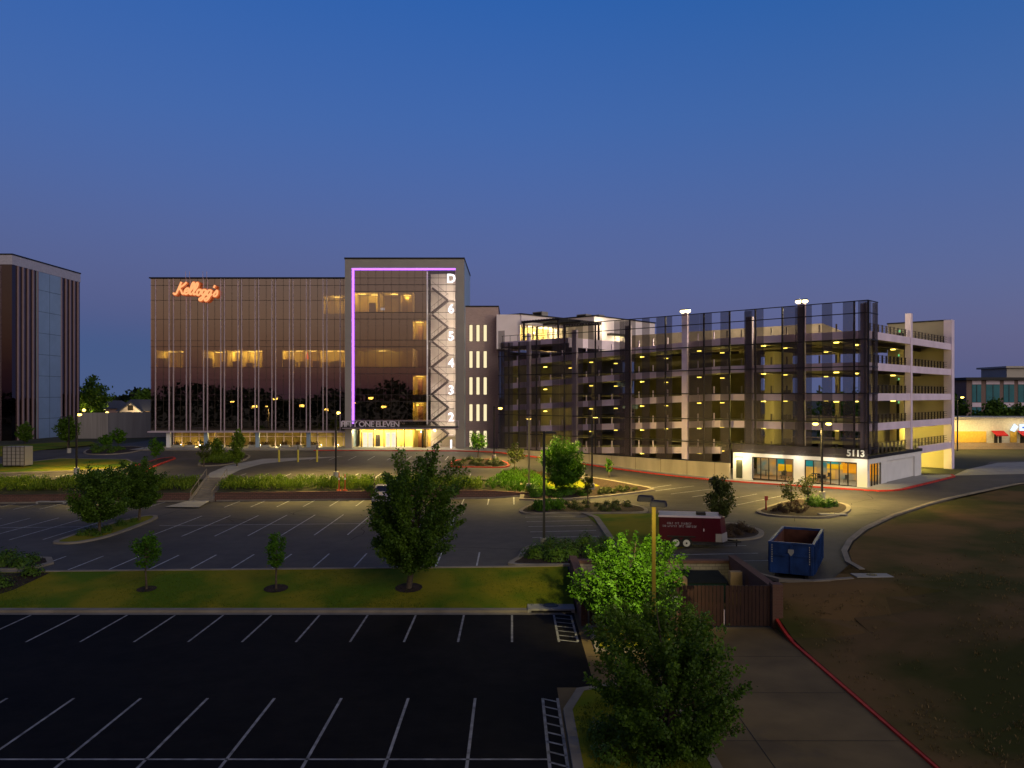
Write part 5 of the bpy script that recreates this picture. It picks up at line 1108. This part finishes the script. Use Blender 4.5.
# ================================================================== red cargo trailer
pr = P(659, 548); pf = P(727, 549.0)
tl = Vector((pf[0] - pr[0], pf[1] - pr[1])); TLn = tl.length; ang = math.atan2(tl.y, tl.x); zt0 = H(*pr)
TM = Matrix.Translation((pr[0], pr[1], zt0)) @ Matrix.Rotation(ang, 4, 'Z')
tr = thing('cargo_trailer', 'dark red enclosed cargo trailer with white side lettering and double wheels', 'trailer', (pr[0], pr[1], zt0), ang)
M_TRED = pmat('trailer_red', (.065, .003, .012), .3, .1, .08, .8); M_TREDF = pmat('trailer_nose_red', (.16, .008, .03), .3, .1, .08, .8)
L1 = TLn * .93; HT2 = 2.32; WD = 2.2
n = MB(TM); n.add([(0, 0, .5), (L1, 0, .5), (L1 + .45, WD * .5, .5), (L1, WD, .5), (0, WD, .5), (0, 0, HT2), (L1 - .15, 0, HT2), (L1 + .25, WD * .5, HT2 - .05), (L1 - .15, WD, HT2), (0, WD, HT2)],
    [(4, 3, 2, 1, 0), (5, 6, 7, 8, 9), (0, 1, 6, 5), (1, 2, 7, 6), (2, 3, 8, 7), (3, 4, 9, 8), (4, 0, 5, 9)]); n.build('body', M_TRED, tr, bevel=.04)
MB(TM).box(-.05, L1 - .1, -.04, .1, HT2 - .06, HT2 + .06).box(-.05, L1 - .1, WD - .1, WD + .04, HT2 - .06, HT2 + .06).build('roof_rail', M_LILAC, tr)
MB(TM).box(0.02, L1 - .2, .1, WD - .1, HT2 + .001, HT2 + .05).build('roof', pmat('trailer_roof', (.35, .33, .36), .5, .3, .1, .8), tr)
MB(TM).box(-.04, L1 + .05, -.035, .02, .42, .56).build('side_rail', M_METAL_DK, tr)
MB(TM).box(L1 * .70, L1 * .84, -.03, -.002, .6, 2.15).build('side_door', M_TRED, tr); MB(TM).box(L1 * .705, L1 * .72, -.05, -.031, 1.3, 1.5).build('door_handle', M_LILAC, tr)
MB(TM).add([(L1 + .01, -.012, .52), (L1 + .46, WD * .5 - .012, .52), (L1 + .42, WD * .5 - .012, 1.15), (L1 - .02, -.012, 1.15)], [(0, 1, 2, 3)]).box(L1 - .45, L1 - .02, -.02, -.004, .52, 1.15).build('stone_guard', M_GREYPANEL, tr)
for q in (L1 * .27, L1 * .44):
    for yy in (-.02, WD - .22):
        cmx = TM @ Matrix.Translation((q, yy, .42)) @ Matrix.Rotation(R(-90), 4, 'X')
        wv = MB(cmx).cyl(0, 0, 0, .24, .42, None, 20).build('wheel', pmat('tyre', (.015, .015, .016), .8), tr)
        if yy < 0: MB(cmx).cyl(0, 0, -.03, 0, .25, .25, 16).build('rim', pmat('rim_silver', (.6, .6, .6), .4, .3), wv); MB(cmx).cyl(0, 0, -.05, -.03, .07, None, 10).build('hub', M_METAL_DK, wv)
m = MB(TM); m.box(L1 * .13, L1 * .58, -.14, -.036, .86, .93); m.build('fender', M_METAL_DK, tr)
MB(TM).bar((L1, .3, .45), (L1 + 1.4, WD / 2, .45), .1).bar((L1, WD - .3, .45), (L1 + 1.4, WD / 2, .45), .1).build('drawbar', M_METAL_DK, tr); MB(TM).cyl(L1 + 1.1, WD / 2, 0, .6, .05).build('jack', M_METAL_DK, tr)
MB(TM).box(L1 * .60, L1 * .75, .6, 1.4, HT2 + .05, HT2 + .2).build('roof_vent', M_INTDARK, tr)
mt = pmat('trailer_lettering', (.36, .33, .38), .6)
m = MB(TM); rr = random.Random(8)     # two rows of lettering, too small in the picture to read: rows of letter strokes
for (xa, xb, zz) in ((L1 * .13, L1 * .52, 1.76), (L1 * .06, L1 * .60, 1.55)):
    x = xa
    while x < xb:
        wl = rr.uniform(.05, .09); k = rr.randint(0, 3)
        if rr.random() < .86:
            m.box(x, x + .02, -.012, -.004, zz, zz + .13)
            if k != 1: m.box(x + .02, x + wl, -.012, -.004, zz + .11, zz + .13)
            if k != 2: m.box(x + .02, x + wl, -.012, -.004, zz, zz + .02)
            if k == 0: m.box(x + wl, x + wl + .02, -.012, -.004, zz, zz + .13)
        x += wl + .045
m.build('side_lettering', mt, tr)

# ================================================================== parked pickup behind the big tree
p = P(381, 505); cz = H(*p); KM = Matrix.Translation((p[0], p[1], cz))
car = thing('parked_car', 'pale pickup truck parked against the wall, half hidden by the big tree', 'car', (p[0], p[1], cz))
MP = pmat('car_silver', (.42, .40, .44), .3, .5, .05, 1); MK = pmat('car_glass', (.02, .02, .03), .08, 0, .05, 1, 0, None, .8)
m = MB(KM); prof = [(0, .45), (0, 1.0), (.5, 1.12), (1.5, 1.18), (2.15, 1.78), (3.5, 1.8), (3.7, 1.15), (5.4, 1.15), (5.4, .45)]
k = len(prof); m.add([(-.95, y, z) for y, z in prof] + [(.95, y, z) for y, z in prof], [tuple(range(k)), tuple(reversed(range(k, 2 * k)))] + [(i, i + k, (i + 1) % k + k, (i + 1) % k) for i in range(k)])
m.build('body', MP, car, bevel=.06)
MB(KM).add([(-.82, 1.56, 1.22), (.82, 1.56, 1.22), (.74, 2.10, 1.72), (-.74, 2.10, 1.72)], [(0, 1, 2, 3)]).build('windscreen', MK, car).location.z += .03
for s in (-1, 1):
    MB(KM).add([(s * .962, 1.75, 1.2), (s * .962, 3.5, 1.2), (s * .962, 3.4, 1.68), (s * .962, 2.2, 1.68)], [(0, 1, 2, 3)]).build('side_window', MK, car)
    MB(KM).box(s * .72 - .18, s * .72 + .18, -.03, .03, .78, .98).build('headlight', M_WHITE, car)
    for y in (1.0, 4.3): w_ = MB(KM @ Matrix.Translation((s * .96 - .13, y, .38)) @ Matrix.Rotation(R(90), 4, 'Y')).cyl(0, 0, 0, .26, .38, None, 18).build('wheel', MATS['tyre'], car)
MB(KM).box(-.5, .5, -.035, -.005, .62, .95).build('grille', M_INTDARK, car); MB(KM).box(-.95, .95, -.12, 0, .42, .6).build('bumper', MP, car)

# ================================================================== far left: second office block, boundary wall, cage
lb = thing('far_office_block', 'dark glass office block with pale corner fins, cut by the left picture edge', 'office building', (-108, 160, 3.5))
bx, y0_, y1_, zt = -99.2, 158.0, 182.8, 40.3
MB().box(-135, bx - .3, y0_ + .3, y1_, 3, zt - 5.0 + 4.9).build('core', M_INTDARK, lb)
MB().add([(-135, y0_, 3), (bx, y0_, 3), (bx, y0_, zt - 1.9), (-135, y0_, zt - 1.9)], [(0, 1, 2, 3)]).add([(bx, y0_, 3), (bx, y1_, 3), (bx, y1_, zt - 1.9), (bx, y0_, zt - 1.9)], [(0, 1, 2, 3)]).build('curtain_glass', glassmat('dark_mirror_glass', (.1, .09, .09), (.30, .24, .26), .35, .015, .3), lb)
MB().box(-135, bx + .1, y0_ - .1, y1_ + .1, zt - 1.9, zt).build('parapet', pmat('parapet_panel', (.45, .42, .50), .6), lb)
MB().box(-135, bx + .2, y0_ - .2, y1_ + .2, zt + .001, zt + .25).build('parapet_cap', M_METAL_DK, lb)
def pxy(px): return -795.0 * 0 + bx * FPX / (px - 512)      # depth where the side face meets a pixel column
ya, yb = pxy(36.5), pxy(61)
MB().box(bx - .02, bx + .12, ya, yb, 3, zt - 1.95).build('blue_panel_wall', M_BLUEGREY, lb)
m = MB()
for k in range(1, 8): m.box(bx + .12, bx + .135, ya, yb, 3 + k * 4.5, 3.06 + k * 4.5)
m.box(bx + .12, bx + .134, (ya + yb) / 2, (ya + yb) / 2 + .06, 3, zt - 2); m.build('panel_joints', M_METAL_DK, lb)
for px in (17.5, 22.5, 27.5, 32.5, 37, 60.8, 65.5, 69.5, 73.5, 77.5): y = pxy(px); MB().box(bx - .1, bx + .28, y - .14, y + .14, 3, zt - 1.95).build('fin', pmat('rose_fin', (.34, .24, .26), .5, .2, .05, 1), lb)
for x in (-100.8 - .9, -109, -117): MB().box(x - .12, x + .12, y0_ - .5, y0_ - .02, 3, zt - 1.95).build('fin', M_LILAC, lb)
for z in (17.5, ): MB().box(bx - 4, bx - .5, pxy(62), pxy(78), z, z + .1).build('lit_ceiling', emat('dim_office_light', (1, .72, .1), 1.2), lb)
bwm = pmat('boundary_panel', (.20, .19, .21), .7, .1, .12, .5, 0, None, .2, 3, (5, 1, .2))
bw = thing('boundary_wall', 'tall dark grey ribbed screen wall between the two office blocks', 'wall', (-80, 170, 3.5))
xa, xb = (82 - 512) * 168 / FPX, (107 - 512) * 166 / FPX
MB().box(xa, xb, 166.5, 167, 3, 8.8).build('light_section', pmat('light_panel', (.36, .33, .32), .7, .1, .15, .5, 0, None, .2, 3, (6, 1, .2)), bw)
MB().add([(xb, 166.4, 3), (-58, 186, 3), (-58, 186.4, 3), (xb, 166.9, 3), (xb, 166.4, 8.8), (-58, 186, 8.9), (-58, 186.4, 8.9), (xb, 166.9, 8.8)], [(3, 2, 1, 0), (4, 5, 6, 7), (0, 1, 5, 4), (1, 2, 6, 5), (2, 3, 7, 6), (3, 0, 4, 7)]).build('dark_section', bwm, bw)
p = P(14, 468); z = H(*p); x, y = p; eq = thing('equipment_cage', 'pale grey louvred equipment cage on the lawn island', 'cage', (x, y, z + .12))
MB().box(x - 1.45, x + 1.35, y, y + 1.8, z + .3, z + 2.75).build('cage_body', M_GREYPANEL, eq)
m = MB()
for k in range(6): xx = x - 1.45 + k * .56; m.box(xx - .03, xx + .03, y - .04, y - .002, z + .2, z + 2.8)
for k in range(6): m.box(x - 1.45, x + 1.35, y - .03, y - .004, z + .35 + k * .45, z + .39 + k * .45)
m.build('frame', M_BRONZE, eq); MB().box(x - 1.3, x - 1.1, y, y + .2, z, z + .3).box(x + 1.0, x + 1.2, y, y + .2, z, z + .3).box(x - 1.3, x + 1.2, y + 1.5, y + 1.7, z, z + .3).build('feet', M_METAL_DK, eq)
# houses behind the wall
def house(px0, px1, d, ytop, yeave, lab, wallc, lit=True, gable=None):
    x0, x1 = (px0 - 512) * d / FPX, (px1 - 512) * d / FPX; zt = CAMZ - (ytop - HZ) * d / FPX; ze = CAMZ - (yeave - HZ) * d / FPX
    t = thing('house', lab, 'house', ((x0 + x1) / 2, d, 3.5)); wm = pmat('house_wall_' + str(px0), wallc, .9)
    MB().box(x0, x1, d, d + 9, 3, ze).build('wall', wm, t)
    r = MB().add([(x0 - .6, d - .6, ze), (x1 + .6, d - .6, ze), (x1 + .6, d + 9.6, ze), (x0 - .6, d + 9.6, ze), (x0 + 1.5, d + 4.5, zt), (x1 - 1.5, d + 4.5, zt)], [(0, 1, 5, 4), (2, 3, 4, 5), (1, 2, 5), (3, 0, 4), (3, 2, 1, 0)]).build('roof', pmat('slate_roof', (.07, .075, .10), .8), t)
    if gable:
        g0, g1, gz = (gable[0] - 512) * d / FPX, (gable[1] - 512) * d / FPX, CAMZ - (gable[2] - HZ) * d / FPX; gm = (g0 + g1) / 2
        MB().add([(g0, d - 1.2, ze - .3), (g1, d - 1.2, ze - .3), (gm, d - 1.2, gz), (g0, d + 3, ze - .3), (g1, d + 3, ze - .3), (gm, d + 3, gz)], [(0, 1, 2), (5, 4, 3), (0, 3, 4, 1)]).build('gable_wall', pmat('gable_white', (.62, .55, .48), .9), t)
        MB().bar((g0 - .3, d - 1.3, ze - .4), (gm, d - 1.3, gz + .25), .3, .3).bar((g1 + .3, d - 1.3, ze - .4), (gm, d - 1.3, gz + .25), .3, .3).build('roof', MATS['slate_roof'], t)
        MB().box(gm - .8, gm + .8, d - 1.26, d - 1.21, ze + .2, ze + 1.7).build('window', M_INTDARK, t)
        light('POINT', t, (gm + 2.5, d - 4.5, ze + .5), 260, (1, .72, .35), shadow_soft_size=.4)
    return t
house(118, 150, 232, 399.5, 411, 'dark-roofed house with pale gable window, behind the boundary wall', (.3, .22, .16), gable=(121, 144, 403.5))
house(96, 119, 240, 400.5, 408.5, 'low house with dusky pink wall, left of the gabled one', (.4, .26, .24))
house(80, 97, 250, 402, 409, 'small house mostly behind the big background tree', (.3, .22, .2))
for px, py, d, lab in ((84, 410, 200, 'round lit globe lamp beside the background tree'), (94, 413, 205, 'lit globe lamp in front of the small house'), (107, 412.6, 210, 'lit globe lamp before the pink-walled house')):
    x, y, z = PW(px, d, py); t = thing('garden_lamp', lab, 'lamp', (x, y, H(x, y))); MB().cyl(x, y, 3.4, z - .3, .08).build('pole', M_METAL_DK, t); MB().tube([(x, y, z - .35), (x, y, z - .2), (x, y, z + .1), (x, y, z + .3)], [.15, .4, .4, .12], 10).build('globe', M_LENS, t)
    light('POINT', t, (x, y - 1.2, z), 120, (1, .75, .3), shadow_soft_size=.3)
def TT_(px, ybase_z, d): x = (px - 512) * d / FPX; return (x, d, ybase_z)
tree('tree', 'tall dark tree behind the boundary wall beside the far office block', TT_(84, 3.3, 205), 14.5, 6.8, 4, M_LEAF_DK, 70, 90, .75, 71, tuft=.24)
tree('tree', 'dark rounded treetop behind the gabled house roof', TT_(146, 3.3, 262), 12, 5.5, 3, M_LEAF_DK, 40, 60, .9, 72, tuft=.3)
tree('tree', 'dark tree just beyond the garage corner, under the distant lamp', TT_(951, 2.0, 185), 11, 3.6, 3, M_LEAF_DK, 60, 80, .7, 73, tuft=.3)
tree('tree', 'broad dark tree before the teal-windowed building', TT_(994, 2.0, 178), 9.6, 4.2, 2, M_LEAF_DK, 70, 80, .7, 74, tuft=.3)
tree('tree', 'dark tree at the right picture edge before the teal windows', TT_(1019, 2.0, 178), 9.0, 4.0, 2, M_LEAF_DK, 60, 80, .7, 75, tuft=.3)
for k, (px, d, hh) in enumerate(((838, 175, 10), (852, 178, 12), (866, 172, 10.5), (880, 176, 11.5), (822, 180, 11))):
    tree('tree', 'dark tree glimpsed through the open garage levels', TT_(px, 2, d), hh, 4.8, 2, M_LEAF_DK, 34, 40, .8, 80 + k, group='trees seen through the garage')
# restaurant and teal-windowed building at the right edge
d = 156.0; rs = thing('restaurant', 'long low cream building with gold-lit walls and red awnings', 'shop building', ((990 - 512) * d / FPX, d, 2))
X = lambda px, dd=156.0: (px - 512) * dd / FPX
MB().box(X(950), X(1120), d, d + 20, 1.8, 7.9).build('wall', pmat('cream_stucco', (.62, .55, .42), .9), rs)
for (a_, b_) in ((950, 986), (1010, 1016.5)): MB().box(X(a_), X(b_), d - .12, d - .02, 3.2, 5.4).build('gold_lit_panel', pmat('gold_lit_wall', (.72, .42, .06), .9), rs)  # panels coloured gold to stand for yellow lamp light on the cream wall
MB().box(X(950), X(1120), d - .25, d - .125, 1.8, 3.1).build('stone_base', brickmat('stone_base', (.45, .28, .14), (.36, .24, .13), (.4, .34, .25), 1, .7, .3), rs)
MB().box(X(950), X(1120), d - .4, d + .1, 7.9, 8.15).build('roof_edge', M_GREYPANEL, rs)
for (pa_, pb_, pw) in ((991, 1003.5, (994, 1001.5)), (1017, 1035, (1020, 1034))):
    MB().add([(X(pa_), d - 1.6, 4.7), (X(pb_), d - 1.6, 4.7), (X(pb_), d - .03, 5.5), (X(pa_), d - .03, 5.5), (X(pa_), d - 1.6, 4.5), (X(pb_), d - 1.6, 4.5)], [(0, 1, 2, 3), (4, 5, 1, 0)]).build('awning', pmat('red_awning', (.5, .02, .02), .8), rs)
    w_ = MB().box(X(pw[0]), X(pw[1]), d - .10, d - .03, 3.1, 4.8).build('window', M_INTDARK, rs); MB().box(X((pw[0] + pw[1]) / 2) - .06, X((pw[0] + pw[1]) / 2) + .06, d - .14, d - .101, 3.1, 4.8).build('window_frame', M_WHITE, w_)
MB().add([(X(1009), d - .5, 5.6), (X(1013), d - .5, 5.3), (X(1017), d - .5, 6.3), (X(1013), d - .5, 6.9), (X(1009), d - .3, 5.6), (X(1013), d - .3, 5.3), (X(1017), d - .3, 6.3), (X(1013), d - .3, 6.9)], [(0, 1, 2, 3), (7, 6, 5, 4), (0, 4, 5, 1), (1, 5, 6, 2), (2, 6, 7, 3), (3, 7, 4, 0)]).box(X(1018.5), X(1030), d - .5, d - .3, 5.5, 6.8).build('lit_sign_panel', emat('sign_white', (.75, .88, 1), 1.1), rs)
MB().cyl(X(1021.5), d - .52, 6.0, 6.3, .18).build('sign_mark', emat('sign_blue', (.05, .15, .8), .8), rs)
for px in (958, 966, 975, 984, 989, 1006, 1012, 1019, 1028): light('POINT', rs, (X(px), d - 2.0, 6.6 if px > 986 else 5.6), 18, (1, .80, .40), shadow_soft_size=.2)
d2 = 215.0; ob2 = thing('teal_window_building', 'two-storey brick office with teal windows and flat overhanging roof', 'office building', (X(1000, d2), d2, 2))
MB().box(X(966.5, d2), X(1150, d2), d2, d2 + 25, 1.8, 16.6).build('wall', pmat('dusk_brick', (.22, .15, .14), .9), ob2)
MB().box(X(963, d2), X(1152, d2), d2 - 1.5, d2 + 26, 16.6, 17.3).build('roof_slab', M_METAL_DK, ob2)
for (a_, b_) in ((972, 981), (986, 999.5), (1003.5, 1014), (1018, 1030)):
    for (za, zb_) in ((10.6, 15.4), (5.2, 9.3)):
        w_ = MB().box(X(a_, d2), X(b_, d2), d2 - .1, d2 - .02, za, zb_).build('window', pmat('teal_glass', (.015, .15, .20), .3, 0, .2, .3, 0, None, .2), ob2)
        MB().box(X((a_ + b_) / 2, d2) - .08, X((a_ + b_) / 2, d2) + .08, d2 - .16, d2 - .101, za, zb_).build('mullion', M_METAL_DK, w_)
    MB().box(X(a_, d2), X(b_, d2), d2 - .12, d2 - .02, 15.45, 16.5).box(X(a_, d2), X(b_, d2), d2 - .12, d2 - .02, 9.35, 10.5).build('spandrel', M_PRECAST, ob2)
MB().box(X(1016, d2), X(1060, d2), d2 + 4, d2 + 16, 17.3, 20.0).box(X(1013, d2), X(1062, d2), d2 + 3, d2 + 17, 20.0, 20.5).build('roof_room', M_GREYPANEL, ob2)
# woods at the horizon, ahead and behind the camera (what the glass walls mirror)
def woods(name, label, xa, xb, y, h, seed, n=9000, leaf=1.6, dep=18, kind='stuff'):
    rg = np.random.default_rng(seed); x = rg.uniform(xa, xb, n)
    prof = h * (.72 + .13 * np.sin(x * .09 + seed) + .09 * np.sin(x * .23 + 2 * seed) + .06 * np.sin(x * .51))
    z = prof * rg.beta(1.6, .8, n) * (1 + rg.normal(size=n) * .03); o = leafcloud(name, np.stack([x, y + rg.uniform(0, dep, n), z + 2.0 * (y > 0)], 1), leaf, M_LEAF_WOOD, None, seed); tag(o, kind=kind); return o
woods('woods', '', -330, -60, 330, 13.5, 91, 12000, 2.0)
woods('woods', '', 150, 420, 320, 10.0, 92, 14000, 2.0)
woods('woods', '', -90, 110, 420, 12.0, 93, 9000, 2.4)
woods('woods', '', -380, 200, -60, 18.5, 94, 30000, 1.6, 30)
# lit lamps of the street behind the camera, mirrored in the wing
for k, (x, z) in enumerate(((-58, 9.5), (-78, 8.5), (-88, 11), (-69, 7), (-52, 11.5), (-96, 8), (-47, 8), (-104, 10))):
    t = thing('street_lamp', 'lamp of the street behind the viewpoint, seen mirrored in the glass wing', 'street lamp', (x, -28, 0), 0, 'street lamps behind the viewpoint')
    MB().cyl(x, -28, 0, z, .09).build('pole', M_METAL_DK, t); MB().box(x - .75, x + .75, -28.3, -27.7, z, z + .6).build('lamp_head', M_LENS, t)

# loose blades and tufts that break up the lawns and the field
def blades(poly, n, hgt, mat, seed, dz, name, tuft=5):
    rg = np.random.default_rng(seed); xs = [p[0] for p in poly]; ys = [p[1] for p in poly]; pts = []
    while len(pts) < n:
        x = rg.uniform(min(xs), max(xs)); y = min(ys) + (max(ys) - min(ys)) * rg.uniform(0, 1) ** 1.5
        if not in_poly(x, y, poly) or math.sin(x * .55 + 1.3 * math.sin(y * .4)) + rg.normal() * .6 < -.2: continue
        for _ in range(tuft): a, b = rg.normal(size=2) * .12; pts.append((x + a, y + b, H(x, y) + dz + rg.uniform(.2, .8) * hgt))
    o = leafcloud(name, np.array(pts), hgt * 1.3, mat, None, seed, .8); tag(o, kind='stuff')
M_STRAW = leafmat('straw_blades', (.10, .075, .02), (.26, .17, .07))
M_LAWNB = leafmat('lawn_blades', (.06, .12, .006), (.17, .20, .012))
blades([(14.5, 24), (40, 24), (60, 60), (60, 78), (30, 55), (20, 45), (14.6, 44)], 12000, .11, M_STRAW, 101, .08, 'dry_grass')
blades(rect(-36, 3.4, 45.9, 51.6), 26000, .055, M_LAWNB, 102, .09, 'lawn_grass', 4)
blades([(2.5, 24), (6.5, 24), (6.5, 30), (4.4, 33), (2.6, 31)], 6000, .09, M_LAWNB, 103, .11, 'lawn_grass', 4)

# mulch rings at the strip trees, joints in the drive, tar patches on the lots
draped('mulch_rings', [[(cx + r * math.cos(a * .524), cy + r * .9 * math.sin(a * .524)) for a in range(12)] for cx, cy, r in ((-6.3, 48.6, .85), (-22.3, 48.6, .6), (-14.4, 48.6, .75))], M_MULCH, .125)
draped('drive_joints', [stripe((3.6, y), (13.8, y), .035) for y in (10, 14.6, 19.2, 23.8, 28.4, 33.0, 37.6)] + [stripe((8.7, 8), (8.7, 41.8), .035)], M_INTDARK, .006)
rr = random.Random(12); pt = []
for k in range(26):
    x, y = (rr.uniform(-42, 0), rr.uniform(58, 86)) if k % 2 else (rr.uniform(8, 34), rr.uniform(62, 84)); seg = []
    a = rr.uniform(0, 3.1); n = rr.randint(3, 7)
    for i in range(n):
        x2, y2 = x + math.cos(a) * rr.uniform(.8, 2), y + math.sin(a) * rr.uniform(.8, 2); pt.append(stripe((x, y), (x2, y2), .05)); x, y = x2, y2; a += rr.uniform(-.5, .5)
draped('sealed_cracks', pt, M_ASPH_DARK, .005)
